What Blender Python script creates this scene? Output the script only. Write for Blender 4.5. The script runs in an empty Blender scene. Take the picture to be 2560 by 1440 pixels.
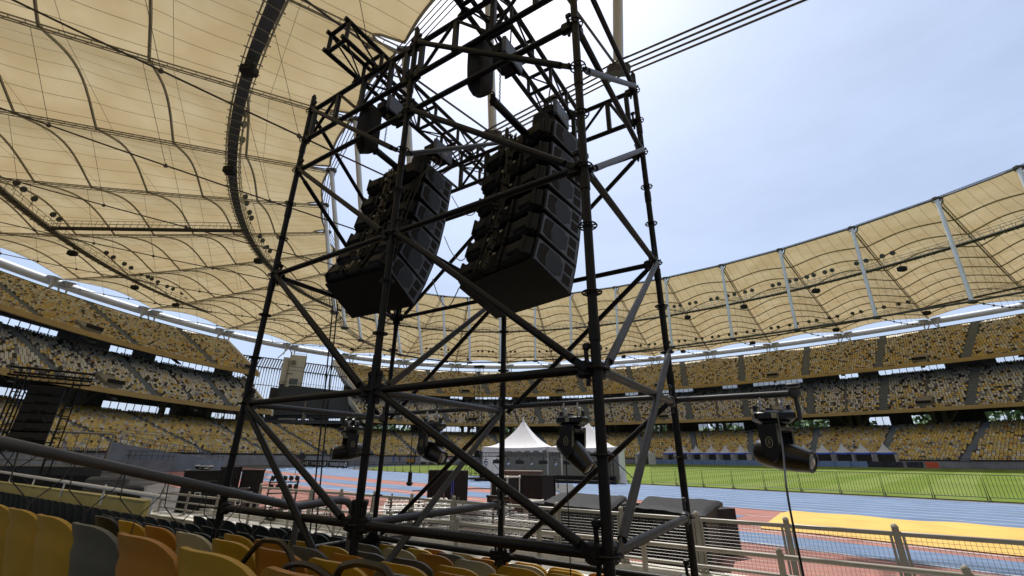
import bpy, math, random
import numpy as np
from mathutils import Vector, Matrix
random.seed(7); rng = np.random.default_rng(7)
R = math.radians
scene = bpy.context.scene
COL = scene.collection

# ------------------------------------------------------------------ camera
EYE = 1.9
cam_d = bpy.data.cameras.new("camera"); cam = bpy.data.objects.new("camera", cam_d); COL.objects.link(cam)
cam_d.sensor_width = 36.0; cam_d.lens = 1085.77 / 2560 * 36.0; cam_d.clip_start = 0.05; cam_d.clip_end = 6000
_pt, _ro = R(21.432), R(0.5145)
R0 = Vector((1, 0, 0)); U0 = Vector((0, -math.sin(_pt), math.cos(_pt))); F0 = Vector((0, math.cos(_pt), math.sin(_pt)))
cr = R0 * math.cos(_ro) + U0 * math.sin(_ro); cu = -R0 * math.sin(_ro) + U0 * math.cos(_ro)
M = Matrix((cr, cu, -F0)).transposed().to_4x4(); M.translation = Vector((0, 0, EYE)); cam.matrix_world = M
scene.camera = cam
scene.render.resolution_x, scene.render.resolution_y = 1024, 576

# ------------------------------------------------------------------ sky and sun
SUN_AZ, SUN_EL = R(-4.0), R(66.5)           # azimuth clockwise from +Y
world = bpy.data.worlds.new("World"); scene.world = world; world.use_nodes = True
nt = world.node_tree; nt.nodes.clear()
out = nt.nodes.new("ShaderNodeOutputWorld"); bg = nt.nodes.new("ShaderNodeBackground"); sky = nt.nodes.new("ShaderNodeTexSky")
sky.sky_type = 'NISHITA'; sky.sun_disc = False; sky.sun_elevation = SUN_EL; sky.sun_rotation = SUN_AZ
sky.air_density = 1.0; sky.dust_density = 3.6; sky.ozone_density = 1.6; sky.altitude = 60
tc = nt.nodes.new("ShaderNodeTexCoord"); mp = nt.nodes.new("ShaderNodeMapping"); mp.inputs['Scale'].default_value = (1.0, 1.0, 3.2)
n1 = nt.nodes.new("ShaderNodeTexNoise"); n1.inputs['Scale'].default_value = 1.9; n1.inputs['Detail'].default_value = 7; n1.inputs['Roughness'].default_value = .58
rp = nt.nodes.new("ShaderNodeValToRGB"); rp.color_ramp.elements[0].position = .36; rp.color_ramp.elements[0].color = (.40, .40, .40, 1)
rp.color_ramp.elements[1].position = .78; rp.color_ramp.elements[1].color = (.66, .66, .66, 1)
mx = nt.nodes.new("ShaderNodeMixRGB"); mx.inputs['Color2'].default_value = (6.9, 8.4, 11.3, 1)
L = nt.links
L.new(tc.outputs['Generated'], mp.inputs['Vector']); L.new(mp.outputs['Vector'], n1.inputs['Vector']); L.new(n1.outputs['Fac'], rp.inputs['Fac'])
L.new(rp.outputs['Color'], mx.inputs['Fac']); L.new(sky.outputs['Color'], mx.inputs['Color1']); L.new(mx.outputs['Color'], bg.inputs['Color'])
bg.inputs['Strength'].default_value = .1
L.new(bg.outputs['Background'], out.inputs['Surface'])
sl = bpy.data.lights.new("sun", 'SUN'); sl.energy = 4.2; sl.angle = R(.6); sl.color = (1, .95, .87)
sun = bpy.data.objects.new("sun", sl); COL.objects.link(sun)
sdir = Vector((math.sin(SUN_AZ) * math.cos(SUN_EL), math.cos(SUN_AZ) * math.cos(SUN_EL), math.sin(SUN_EL)))
sun.rotation_euler = sdir.to_track_quat('Z', 'Y').to_euler(); sun.location = (0, 0, 120)
scene.view_settings.view_transform = 'Standard'; scene.view_settings.look = 'None'
scene.view_settings.exposure = 0.25; scene.view_settings.gamma = 1
cy = scene.cycles
cy.max_bounces = 6; cy.diffuse_bounces = 3; cy.glossy_bounces = 2; cy.transmission_bounces = 3; cy.transparent_max_bounces = 6
cy.caustics_reflective = False; cy.caustics_refractive = False
cy.use_denoising = True; cy.use_adaptive_sampling = True; cy.adaptive_threshold = .015

# ------------------------------------------------------------------ frames
SU = Vector((-.69516, .71885, 0)); SN = Vector((.71885, .69516, 0))        # along the straight / across the field
def S(s, p, z=0.0): return SU * s + SN * p + Vector((0, 0, z))
TU = Vector((.8464, -.5325, 0)); TV = Vector((.5325, .8464, 0)); TC = Vector((.5272, 2.6769, 0)); Z0 = EYE - .477
def T(u, v, lev): return TC + TU * u + TV * v + Vector((0, 0, Z0 + lev * .5))
def TZ(u, v, z): return TC + TU * u + TV * v + Vector((0, 0, z))

# ------------------------------------------------------------------ materials
def mat(name, col, rough=.6, metal=0.0, var=.12, scale=3.0, bump=0.0, spec=.5, coord='Object'):
    m = bpy.data.materials.new(name); m.use_nodes = True; t = m.node_tree; b = t.nodes['Principled BSDF']
    b.inputs['Roughness'].default_value = rough; b.inputs['Metallic'].default_value = metal
    b.inputs['Specular IOR Level'].default_value = spec
    tcn = t.nodes.new("ShaderNodeTexCoord"); nz = t.nodes.new("ShaderNodeTexNoise")
    nz.inputs['Scale'].default_value = scale; nz.inputs['Detail'].default_value = 5
    t.links.new(tcn.outputs[coord], nz.inputs['Vector'])
    mixn = t.nodes.new("ShaderNodeMixRGB"); rmp = t.nodes.new("ShaderNodeValToRGB")
    rmp.color_ramp.elements[0].position = .3; rmp.color_ramp.elements[1].position = .72
    t.links.new(nz.outputs['Fac'], rmp.inputs['Fac']); t.links.new(rmp.outputs['Color'], mixn.inputs['Fac'])
    mixn.inputs['Color1'].default_value = (*[c * (1 - var) for c in col], 1)
    mixn.inputs['Color2'].default_value = (*[min(1, c * (1 + var)) for c in col], 1)
    t.links.new(mixn.outputs['Color'], b.inputs['Base Color'])
    if bump:
        bn = t.nodes.new("ShaderNodeBump"); bn.inputs['Strength'].default_value = bump; bn.inputs['Distance'].default_value = .02
        t.links.new(nz.outputs['Fac'], bn.inputs['Height']); t.links.new(bn.outputs['Normal'], b.inputs['Normal'])
    return m
def attr_mat(name, rough=.5, attr="Col"):
    m = bpy.data.materials.new(name); m.use_nodes = True; t = m.node_tree; b = t.nodes['Principled BSDF']
    a = t.nodes.new("ShaderNodeAttribute"); a.attribute_name = attr; t.links.new(a.outputs['Color'], b.inputs['Base Color'])
    b.inputs['Roughness'].default_value = rough
    return m
MT = {}
MT['black'] = mat('black_painted_steel', (.0045, .0045, .005), .5, .0, .3, 9, .0, .3)
MT['galv_and_lit'] = mat('galvanised_steel_and_lit_tubes', (.045, .048, .055), .5, .2, .2, 14)  # bare steel, also the paler tone of dark tower tubes catching light
MT['blackmat'] = mat('black_matt_cloth', (.012, .012, .013), .85, 0, .3, 6, .3)
MT['cab'] = mat('black_speaker_paint', (.010, .0105, .0115), .6, 0, .3, 20, 0, .3)
MT['cabside'] = mat('dark_blue_grey_speaker_side', (.10, .125, .17), .5, 0, .15, 20)
MT['chrome'] = mat('bright_clamp_aluminium', (.7, .7, .7), .3, .6, .1, 20)
MT['plastic'] = mat('black_plastic', (.011, .011, .012), .3, 0, .1, 8)
MT['glass'] = mat('lamp_front_glass', (.25, .26, .27), .08, .3, .3, 30)
MT['white'] = mat('white_paint', (.78, .78, .76), .5, 0, .05, 4)
MT['label'] = mat('pale_sticker', (.42, .40, .28), .6, 0, .15, 30)
MT['rail'] = mat('warm_grey_rail_paint', (.26, .25, .215), .42, .0, .1, 6)
MT['wire'] = mat('grey_wire', (.18, .18, .175), .45, .3, .1, 6)
MT['pipe'] = mat('dark_grey_handrail_paint', (.085, .09, .10), .4, .2, .12, 5)
MT['conc'] = mat('grey_concrete', (.23, .225, .21), .85, 0, .22, 1.3, .2)
MT['concd'] = mat('dark_stained_concrete', (.15, .155, .165), .85, 0, .25, .7, .2)
MT['wall'] = mat('cream_painted_wall', (.52, .5, .42), .8, 0, .18, 2.5, .2)
MT['wallcap'] = mat('white_wall_cap', (.62, .61, .56), .8, 0, .2, 3.5, .3)
MT['ywall'] = mat('yellow_painted_wall', (.56, .46, .16), .7, 0, .1, 2, .1)
MT['fascia'] = mat('ochre_fascia_paint', (.52, .38, .17), .7, 0, .12, .35)
MT['steelw'] = mat('white_mast_steel', (.66, .66, .63), .45, 0, .06, .5)
MT['steelg'] = mat('grey_roof_steel', (.36, .33, .27), .6, .1, .15, .6)
MT['cable'] = mat('dark_roof_cable', (.09, .08, .07), .6, .2, .1, 1)
MT['tube'] = mat('white_ring_tube', (.74, .75, .76), .5, 0, .05, .3)
MT['bwall'] = mat('outdoor_white_building', (.66, .66, .64), .8, 0, .1, .1)
MT['tentw'] = mat('white_tent_fabric', (.8, .8, .82), .75, 0, .05, 1.2, .35)
MT['tentg'] = mat('grey_tent_curtain', (.52, .53, .55), .8, 0, .12, 1.5, .3)
MT['blue'] = mat('blue_fabric_band', (.07, .15, .75), .6, 0, .1, 2)
MT['bluesheet'] = mat('light_blue_sheet', (.26, .38, .58), .6, 0, .15, 1.5, .3)
def cloth_mat(name, col, f):
    m = mat(name, col, .8, 0, .05, 1.2, .3); t = m.node_tree; b = t.nodes['Principled BSDF']; tr = t.nodes.new('ShaderNodeBsdfTranslucent'); mx_ = t.nodes.new('ShaderNodeMixShader'); mx_.inputs['Fac'].default_value = f
    tr.inputs['Color'].default_value = (*col, 1); o = [n for n in t.nodes if n.type == 'OUTPUT_MATERIAL'][0]; t.links.new(b.outputs['BSDF'], mx_.inputs[1]); t.links.new(tr.outputs['BSDF'], mx_.inputs[2]); t.links.new(mx_.outputs['Shader'], o.inputs['Surface']); return m
MT['tentw'] = cloth_mat('white_tent_fabric', (.8, .8, .83), .3); MT['tentg'] = cloth_mat('grey_tent_curtain', (.12, .123, .13), .22)
MT['orange'] = mat('orange_plastic', (.75, .12, .04), .5, 0, .1, 3)
MT['screen'] = mat('dark_screen_back', (.045, .055, .075), .6, 0, .12, .3)
MT['leaf'] = mat('green_leaves', (.07, .13, .03), .7, 0, .5, 1.0)
MT['dgrey'] = mat('dark_grey_carpet', (.06, .062, .068), .9, 0, .1, 5)
MT['case'] = mat('white_flight_case', (.62, .62, .6), .5, 0, .1, 8)
MT['brown'] = mat('brown_plywood', (.09, .05, .035), .6, 0, .2, 8)
MT['glasswin'] = mat('blue_grey_window', (.09, .13, .17), .2, 0, .2, 1)
MT['skin'] = mat('skin', (.35, .2, .13), .6)
MT['cloth_r'] = mat('red_shirt', (.35, .04, .05), .8)
MT['cloth_b'] = mat('blue_shirt', (.04, .1, .4), .8)

# ------------------------------------------------------------------ mesh helpers
class MB:
    def __init__(s): s.v = []; s.f = []; s.mi = []; s.cur = 0; s.uv = None
    def add(s, vs, fs):
        o = len(s.v); s.v.extend([tuple(x) for x in vs]); s.f.extend([tuple(i + o for i in f) for f in fs]); s.mi.extend([s.cur] * len(fs)); return s
    def tube(s, a, b, r, n=8, r2=None, cap=True):
        a = Vector(a); b = Vector(b); d = b - a
        if d.length < 1e-6: return s
        d.normalize(); x = d.orthogonal().normalized() if abs(d.z) > .99 else d.cross(Vector((0, 0, 1))).normalized(); y = d.cross(x)
        r2 = r if r2 is None else r2; vs = []
        for i in range(n):
            t = 2 * math.pi * (i + .5) / n; o = x * math.cos(t) + y * math.sin(t); vs.append(a + o * r); vs.append(b + o * r2)
        fs = [(2 * i, 2 * ((i + 1) % n), 2 * ((i + 1) % n) + 1, 2 * i + 1) for i in range(n)]
        if cap: fs += [tuple(2 * i for i in range(n))[::-1], tuple(2 * i + 1 for i in range(n))]
        return s.add(vs, fs)
    def path(s, pts, r, n=6, closed=False, cap=True):
        pts = [Vector(p) for p in pts]; m = len(pts); vs = []; prev = None
        for i, p in enumerate(pts):
            if closed: d = pts[(i + 1) % m] - pts[i - 1]
            else: d = pts[min(i + 1, m - 1)] - pts[max(i - 1, 0)]
            d.normalize()
            if prev is None: x = (d.cross(Vector((0, 0, 1))) if abs(d.z) < .95 else d.cross(Vector((1, 0, 0)))).normalized()
            else: x = (prev - d * prev.dot(d)).normalized()
            prev = x; y = d.cross(x); rr = r[i] if isinstance(r, (list, tuple)) else r
            for k in range(n):
                t = 2 * math.pi * k / n; vs.append(p + (x * math.cos(t) + y * math.sin(t)) * rr)
        fs = []
        for i in range(m if closed else m - 1):
            j = (i + 1) % m
            for k in range(n): fs.append((i * n + k, i * n + (k + 1) % n, j * n + (k + 1) % n, j * n + k))
        if not closed and cap: fs += [tuple(range(n))[::-1], tuple(range((m - 1) * n, m * n))]
        return s.add(vs, fs)
    def box(s, c, sx, sy, sz, ax=None, bev=0.0):
        """box centred at c with full sizes along axes ax=(x,y,z)"""
        c = Vector(c); X, Y, Z = ax or (Vector((1, 0, 0)), Vector((0, 1, 0)), Vector((0, 0, 1)))
        if bev <= 0:
            vs = [c + X * (sx / 2 * i) + Y * (sy / 2 * j) + Z * (sz / 2 * k) for i in (-1, 1) for j in (-1, 1) for k in (-1, 1)]
            return s.add(vs, [(0, 1, 3, 2), (4, 6, 7, 5), (0, 4, 5, 1), (2, 3, 7, 6), (0, 2, 6, 4), (1, 5, 7, 3)])
        b = bev; ring = []
        prof = [(-sx/2 + b, -sy/2), (sx/2 - b, -sy/2), (sx/2, -sy/2 + b), (sx/2, sy/2 - b), (sx/2 - b, sy/2), (-sx/2 + b, sy/2), (-sx/2, sy/2 - b), (-sx/2, -sy/2 + b)]
        for z, k in ((-sz/2, 1), (-sz/2 + b, 0), (sz/2 - b, 0), (sz/2, 1)):
            for x, y in prof:
                fx = (abs(x) - b * k) * (1 if x > 0 else -1); fy = (abs(y) - b * k) * (1 if y > 0 else -1); ring.append(c + X * fx + Y * fy + Z * z)
        fs = [tuple(range(8))[::-1], tuple(range(24, 32))]
        for l in range(3):
            for i in range(8): fs.append((l * 8 + i, l * 8 + (i + 1) % 8, l * 8 + 8 + (i + 1) % 8, l * 8 + 8 + i))
        return s.add(ring, fs)
    def quad(s, a, b, c, d): return s.add([a, b, c, d], [(0, 1, 2, 3)])
    def prism(s, poly, depth):
        """poly: list of Vectors (planar), depth: Vector"""
        n = len(poly); vs = [Vector(p) for p in poly] + [Vector(p) + depth for p in poly]
        return s.add(vs, [tuple(range(n))[::-1], tuple(range(n, 2 * n))] + [(i, (i + 1) % n, (i + 1) % n + n, i + n) for i in range(n)])
    def lathe(s, c, ax, prof, n=20):
        """prof list of (dist along ax, radius)"""
        c = Vector(c); ax = Vector(ax).normalized(); x = ax.orthogonal().normalized(); y = ax.cross(x); vs = []
        for h, r in prof:
            for k in range(n): t = 2 * math.pi * k / n; vs.append(c + ax * h + (x * math.cos(t) + y * math.sin(t)) * r)
        m = len(prof); fs = [(i * n + k, i * n + (k + 1) % n, (i + 1) * n + (k + 1) % n, (i + 1) * n + k) for i in range(m - 1) for k in range(n)]
        fs += [tuple(range(n))[::-1], tuple(range((m - 1) * n, m * n))]
        return s.add(vs, fs)
    def torus(s, c, ax, Rr, r, n=16, m=6):
        c = Vector(c); ax = Vector(ax).normalized(); x = ax.orthogonal().normalized(); y = ax.cross(x)
        return s.path([c + (x * math.cos(2 * math.pi * k / n) + y * math.sin(2 * math.pi * k / n)) * Rr for k in range(n)], r, m, closed=True)
    def build(s, name, mats, parent=None, smooth=False, origin=None):
        me = bpy.data.meshes.new(name); o = Vector(origin) if origin is not None else None
        vs = s.v if o is None else [(x - o.x, y - o.y, z - o.z) for x, y, z in s.v]
        me.from_pydata(vs, [], s.f)
        if not isinstance(mats, (list, tuple)): mats = [mats]
        for m in mats: me.materials.append(MT[m] if isinstance(m, str) else m)
        if len(mats) > 1: me.polygons.foreach_set('material_index', s.mi)
        if smooth:
            me.polygons.foreach_set('use_smooth', [True] * len(me.polygons))
            me.set_sharp_from_angle(angle=R(38))
        me.update()
        ob = bpy.data.objects.new(name, me); COL.objects.link(ob)
        if o is not None: ob.location = o
        if parent is not None:
            ob.parent = parent; ob.matrix_parent_inverse = Matrix.Translation(parent.location).inverted() if parent.rotation_euler.z == 0 else parent_inv(parent)
        return ob
def parent_inv(p): return (Matrix.Translation(p.location) @ p.rotation_euler.to_matrix().to_4x4()).inverted()
def tag(o, label=None, cat=None, group=None, kind=None):
    if label: o['label'] = label
    if cat: o['category'] = cat
    if group: o['group'] = group
    if kind: o['kind'] = kind
    return o
def thing(name, label, cat, loc=(0, 0, 0), group=None, rz=0.0):
    o = bpy.data.objects.new(name, None); COL.objects.link(o); o.location = loc; o.rotation_euler.z = rz; o.empty_display_size = .2
    return tag(o, label, cat, group)
def copy_thing(root, loc, rz=0.0, label=None, group=None, scale=None):
    r = root.copy(); COL.objects.link(r); r.location = loc; r.rotation_euler = (0, 0, rz)
    if scale: r.scale = scale
    if label: r['label'] = label
    if group: r['group'] = group
    for ch in list(root.children):
        c = ch.copy(); COL.objects.link(c); c.parent = r
        for g in list(ch.children):
            d = g.copy(); COL.objects.link(d); d.parent = c
    return r


# ------------------------------------------------------------------ setting: ground, track, pitch
CS, CP, BA, BB = 26.8, 66.4, 97.9, 92.0
def ring(ph, d, z, k=0.0):
    return S(CS + (BA + d) * math.cos(ph), CP + (BB + d) * math.sin(ph), z + k * math.cos(2 * ph))
def grid_mat(name, fn_nodes): ...
def sheet(name, pts, m, z, label=None):
    mb = MB(); mb.add([S(s, p, z) for s, p in pts], [tuple(range(len(pts)))]); o = mb.build(name, m); tag(o, kind='structure'); return o
g_ground = mat('asphalt_surround', (.10, .095, .095), .9, 0, .2, .25, .2, .2)
big = [(CS + 3000 * math.cos(2 * math.pi * i / 48), CP + 3000 * math.sin(2 * math.pi * i / 48)) for i in range(48)]
sheet('ground', big, g_ground, -.03)
red = mat('red_running_surface', (.34, .165, .145), .85, 0, .16, .9, .1, .15)
def scuff(m, amt):
    t = m.node_tree; b = t.nodes['Principled BSDF']; src = b.inputs['Base Color'].links[0].from_socket; tc_ = t.nodes.new('ShaderNodeTexCoord'); mp_ = t.nodes.new('ShaderNodeMapping'); mp_.inputs['Rotation'].default_value = (0, 0, R(46)); mp_.inputs['Scale'].default_value = (.25, 3.0, 1)
    nz_ = t.nodes.new('ShaderNodeTexNoise'); nz_.inputs['Scale'].default_value = 1.1; nz_.inputs['Detail'].default_value = 8; nz_.inputs['Roughness'].default_value = .7; rr_ = t.nodes.new('ShaderNodeValToRGB'); rr_.color_ramp.elements[0].position = .35; rr_.color_ramp.elements[1].position = .62; rr_.color_ramp.elements[0].color = (1 - amt, 1 - amt, 1 - amt, 1)
    mm_ = t.nodes.new('ShaderNodeMixRGB'); mm_.blend_type = 'MULTIPLY'; mm_.inputs['Fac'].default_value = 1; t.links.new(tc_.outputs['Object'], mp_.inputs['Vector']); t.links.new(mp_.outputs['Vector'], nz_.inputs['Vector']); t.links.new(nz_.outputs['Fac'], rr_.inputs['Fac']); t.links.new(src, mm_.inputs['Color1']); t.links.new(rr_.outputs['Color'], mm_.inputs['Color2']); t.links.new(mm_.outputs['Color'], b.inputs['Base Color'])
scuff(red, .22)
blue = mat('blue_running_surface', (.135, .205, .34), .8, 0, .16, .5, .1, .15)
scuff(blue, .2)
white_line = mat('white_track_paint', (.62, .66, .7), .8, 0, .05, 2)
def oval(s0, s1, pc, r, n=40):
    pts = []
    for i in range(n + 1): a = -math.pi / 2 + math.pi * i / n; pts.append((s1 + r * math.cos(a), pc + r * math.sin(a)))
    for i in range(n + 1): a = math.pi / 2 + math.pi * i / n; pts.append((s0 + r * math.cos(a), pc + r * math.sin(a)))
    return pts
TS0, TS1, TPC = -22.0, 66.0, 69.0
def rband(name, r1, r0, m, z, s0=TS0, s1=TS1):
    a = oval(s0, s1, TPC, r1); b = oval(s0, s1, TPC, r0); n = len(a); mb = MB()
    mb.add([S(x, y, z) for x, y in a] + [S(x, y, z) for x, y in b], [(i, (i + 1) % n, (i + 1) % n + n, i + n) for i in range(n)])
    return tag(mb.build(name, m), kind='structure')
sheet('red_apron', [(-70, 6.0), (100, 6.0), (100, 24), (-70, 24)], red, -.012)
rband('running_track', TPC - 21.6, TPC - 34.6, blue, .0)
for i in range(10): rband('track_markings', TPC - 21.9 - i * 1.37, TPC - 21.97 - i * 1.37, white_line, .004)
sheet('runway', [(6.9, 16.4), (100, 15.6), (100, 18.2), (6.9, 18.9)], blue, -.006)
sheet('runway', [(-70, 13.2), (100, 12.5), (100, 14.3), (-70, 15.2)], blue, -.006)
mbl = MB()
for p in (12.98, 15.35, 16.2, 19.1): mbl.add([S(-70, p, -.001), S(7 if p > 16 else 60, p, -.001), S(7 if p > 16 else 60, p + .06, -.001), S(-70, p + .06, -.001)], [(0, 1, 2, 3)])
for a, b, w in (((-14, 22.2), (1.5, 34.6), .06), ((30, 13), (28, 21), .07), ((16, 14), (20, 21), .07)):
    A = S(*a, .008); B = S(*b, .008); d = (B - A).normalized().cross(Vector((0, 0, 1))) * w / 2; mbl.quad(A - d, B - d, B + d, A + d)
tag(mbl.build('track_markings', white_line), kind='structure')
# pitch: crowned turf with mowing stripes
gm = bpy.data.materials.new('mown_grass'); gm.use_nodes = True; t = gm.node_tree; b = t.nodes['Principled BSDF']; b.inputs['Roughness'].default_value = .9; b.inputs['Specular IOR Level'].default_value = .12
tcn = t.nodes.new('ShaderNodeTexCoord'); mpn = t.nodes.new('ShaderNodeMapping'); mpn.inputs['Rotation'].default_value = (0, 0, R(46)); mpn.inputs['Scale'].default_value = (1, 1, 1)
wv = t.nodes.new('ShaderNodeTexWave'); wv.wave_type = 'BANDS'; wv.bands_direction = 'X'; wv.inputs['Scale'].default_value = .055; wv.inputs['Distortion'].default_value = 2.2; wv.inputs['Detail'].default_value = 2; wv.inputs['Detail Scale'].default_value = .25
rm = t.nodes.new('ShaderNodeValToRGB'); rm.color_ramp.elements[0].position = .42; rm.color_ramp.elements[1].position = .58
rm.color_ramp.elements[0].color = (.165, .24, .035, 1); rm.color_ramp.elements[1].color = (.205, .275, .06, 1)
nz = t.nodes.new('ShaderNodeTexNoise'); nz.inputs['Scale'].default_value = 9; nz.inputs['Detail'].default_value = 6; nz2 = t.nodes.new('ShaderNodeTexNoise'); nz2.inputs['Scale'].default_value = .12; nz2.inputs['Detail'].default_value = 4
mxx = t.nodes.new('ShaderNodeMixRGB'); mxx.blend_type = 'MULTIPLY'; mxx.inputs['Fac'].default_value = .55; mx2 = t.nodes.new('ShaderNodeMixRGB'); mx2.blend_type = 'MULTIPLY'; mx2.inputs['Fac'].default_value = .6
t.links.new(tcn.outputs['Object'], mpn.inputs['Vector']); t.links.new(mpn.outputs['Vector'], wv.inputs['Vector']); t.links.new(wv.outputs['Fac'], rm.inputs['Fac'])
t.links.new(tcn.outputs['Object'], nz.inputs['Vector']); t.links.new(tcn.outputs['Object'], nz2.inputs['Vector'])
t.links.new(rm.outputs['Color'], mxx.inputs['Color1']); t.links.new(nz.outputs['Fac'], mxx.inputs['Color2'])
g2 = t.nodes.new('ShaderNodeBrightContrast'); g2.inputs['Bright'].default_value = .35
t.links.new(nz2.outputs['Fac'], g2.inputs['Color']); t.links.new(mxx.outputs['Color'], mx2.inputs['Color1']); t.links.new(g2.outputs['Color'], mx2.inputs['Color2'])
gg = t.nodes.new('ShaderNodeBrightContrast'); gg.inputs['Bright'].default_value = 0.0
t.links.new(mx2.outputs['Color'], b.inputs['Base Color'])
bp_ = t.nodes.new('ShaderNodeBump'); bp_.inputs['Strength'].default_value = .5; bp_.inputs['Distance'].default_value = .03; t.links.new(nz.outputs['Fac'], bp_.inputs['Height']); t.links.new(bp_.outputs['Normal'], b.inputs['Normal'])
def turf_z(p): return .015 + .72 * min(1, max(0, (p - 36.5) / 95.0))
mb = MB(); NN = 60; prev = None
o1 = [(s, p) for s, p in oval(-18, 88, 83.7, 47.8, 60)]
left = sorted([q for q in o1], key=lambda q: q[1])
rows = []
for i in range(NN + 1):
    p = 35.95 + 95.5 * i / NN; rr = 47.8; dp = p - 83.7; w = math.sqrt(max(0, rr * rr - dp * dp)); rows.append((p, -60 - w, 62 + w * .82))
vs = []
for p, s0, s1 in rows: vs += [S(s0, p, turf_z(p)), S(s1, p, turf_z(p))]
mb.add(vs, [(2 * i, 2 * i + 1, 2 * i + 3, 2 * i + 2) for i in range(NN)])
tag(mb.build('pitch_lawn', gm), kind='structure')
mb = MB()   # far running track strip and verge behind the pitch
mb.add([S(-90, 131.6, .5), S(100, 131.6, .5), S(100, 150, .55), S(-90, 150, .55)], [(0, 1, 2, 3)])
tag(mb.build('far_pavement', g_ground), kind='structure')

# ------------------------------------------------------------------ grandstand
PH0, PH1, GAP0, GAP1 = R(-78), R(166), R(-13.6), R(2.2)
stand = thing('grandstand', 'three-tiered concrete grandstand curving all round the pitch with ochre balcony fronts', 'grandstand', (0, 0, 0))
tiers = {  # d0, z0, d1, z1, k0, k1, rows
 'lower_tier': (0.0, 2.08, 29.2, 11.6, 0.0, -.8, 26), 'middle_tier': (19.3, 14.8, 39.3, 27.3, -1.4, -2.6, 20), 'upper_tier': (30.9, 28.0, 56.8, 42.7, -2.8, -3.7, 26)}
def lerp(a, b, t): return a + (b - a) * t
def phr(a, b, st=R(1.5)):
    n = max(2, int(math.ceil((b - a) / st))); return [a + (b - a) * i / n for i in range(n + 1)]
def row_geo(tier, r):
    d0, z0, d1, z1, k0, k1, n = tiers[tier]; f = r / n; return lerp(d0, d1, f), lerp(z0, z1, f), lerp(k0, k1, f)
def spans(tier): return [(PH0, PH1)] if tier == 'lower_tier' else [(PH0, GAP0), (GAP1, PH1)]
def edge(tier, ph, f):   # the tier ends slope: the upper end retreats with height
    return ph
for tier in tiers:
    mb = MB(); n = tiers[tier][6]
    for a, b in spans(tier):
        ps = phr(a, b)
        for r in range(n):
            d0, z0, k0 = row_geo(tier, r); d1, z1, k1 = row_geo(tier, r + 1); vs = []
            for ph in ps:
                vs += [ring(ph, d0, z0, k0), ring(ph, d1, z0, k0), ring(ph, d1, z1, k1)]
            mb.add(vs, [(3 * i, 3 * i + 1, 3 * i + 4, 3 * i + 3) for i in range(len(ps) - 1)] + [(3 * i + 1, 3 * i + 2, 3 * i + 5, 3 * i + 4) for i in range(len(ps) - 1)])
    mb.build(tier, 'concd', stand)
# closing bowl on the near side (behind the viewer)
mb = MB()
for (d0, z0, k0, d1, z1, k1) in ((0, 2, 0, 29.2, 11.6, -.8), (19.3, 15.1, -1.4, 39.3, 27.3, -2.6), (30.9, 28.4, -2.8, 56.8, 42.7, -3.7)):
    ps = phr(PH1, PH0 + 2 * math.pi, R(4)); vs = []
    for ph in ps: vs += [ring(ph, d0, z0, k0), ring(ph, d1, z1, k1)]
    mb.add(vs, [(2 * i, 2 * i + 1, 2 * i + 3, 2 * i + 2) for i in range(len(ps) - 1)])
mb.build('near_side_tiers', 'concd', stand)
def ring_box(mb, a, b, prof, k=0.0, st=R(1.5), caps=True):
    """sweep closed profile [(d,z,k)] along phi"""
    ps = phr(a, b, st); m = len(prof); vs = [ring(ph, d, z, kk) for ph in ps for d, z, kk in prof]
    fs = [(i * m + j, i * m + (j + 1) % m, (i + 1) * m + (j + 1) % m, (i + 1) * m + j) for i in range(len(ps) - 1) for j in range(m)]
    if caps: fs += [tuple(range(m)), tuple(range((len(ps) - 1) * m, len(ps) * m))[::-1]]
    mb.add(vs, fs)
for (a, b) in ((PH0, GAP0), (GAP1, PH1)):
    mb = MB(); ring_box(mb, a, b, [(18.7, 14.2, -1.4), (18.7, 15.25, -1.4), (19.1, 15.25, -1.4), (19.3, 15.0, -1.4), (19.3, 14.2, -1.4)]); mb.build('balcony_front', 'fascia', stand)
    mb = MB(); ring_box(mb, a, b, [(30.3, 27.4, -2.8), (30.3, 28.5, -2.8), (30.7, 28.5, -2.8), (30.9, 28.3, -2.8), (30.9, 27.4, -2.8)]); mb.build('balcony_front', 'fascia', stand)
    mb = MB()  # soffits
    ring_box(mb, a, b, [(19.32, 14.25, -1.4), (19.32, 14.6, -1.4), (39.0, 26.6, -2.6), (39.0, 25.6, -2.6), (30, 18.5, -2.0)])
    mb.build('soffit', 'concd', stand)
    mb = MB()
    ring_box(mb, a, b, [(30.92, 27.45, -2.8), (30.92, 27.8, -2.8), (56.5, 42.1, -3.7), (56.5, 41.0, -3.7), (43, 31.5, -3.2)])
    ring_box(mb, a, b, [(56.8, 41.0, -3.7), (56.8, 43.35, -3.7), (57.1, 43.35, -3.7), (57.1, 41.0, -3.7)])
    mb.build('soffit', 'concd', stand)
mb = MB(); ring_box(mb, PH0, PH1, [(-.3, .0, 0), (-.3, 2.1, 0), (-.02, 2.1, 0), (-.02, 0, 0)]); mb.build('front_wall', mat('pale_front_wall', (.30, .31, .33), .8, 0, .2, .4, .1), stand)
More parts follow.
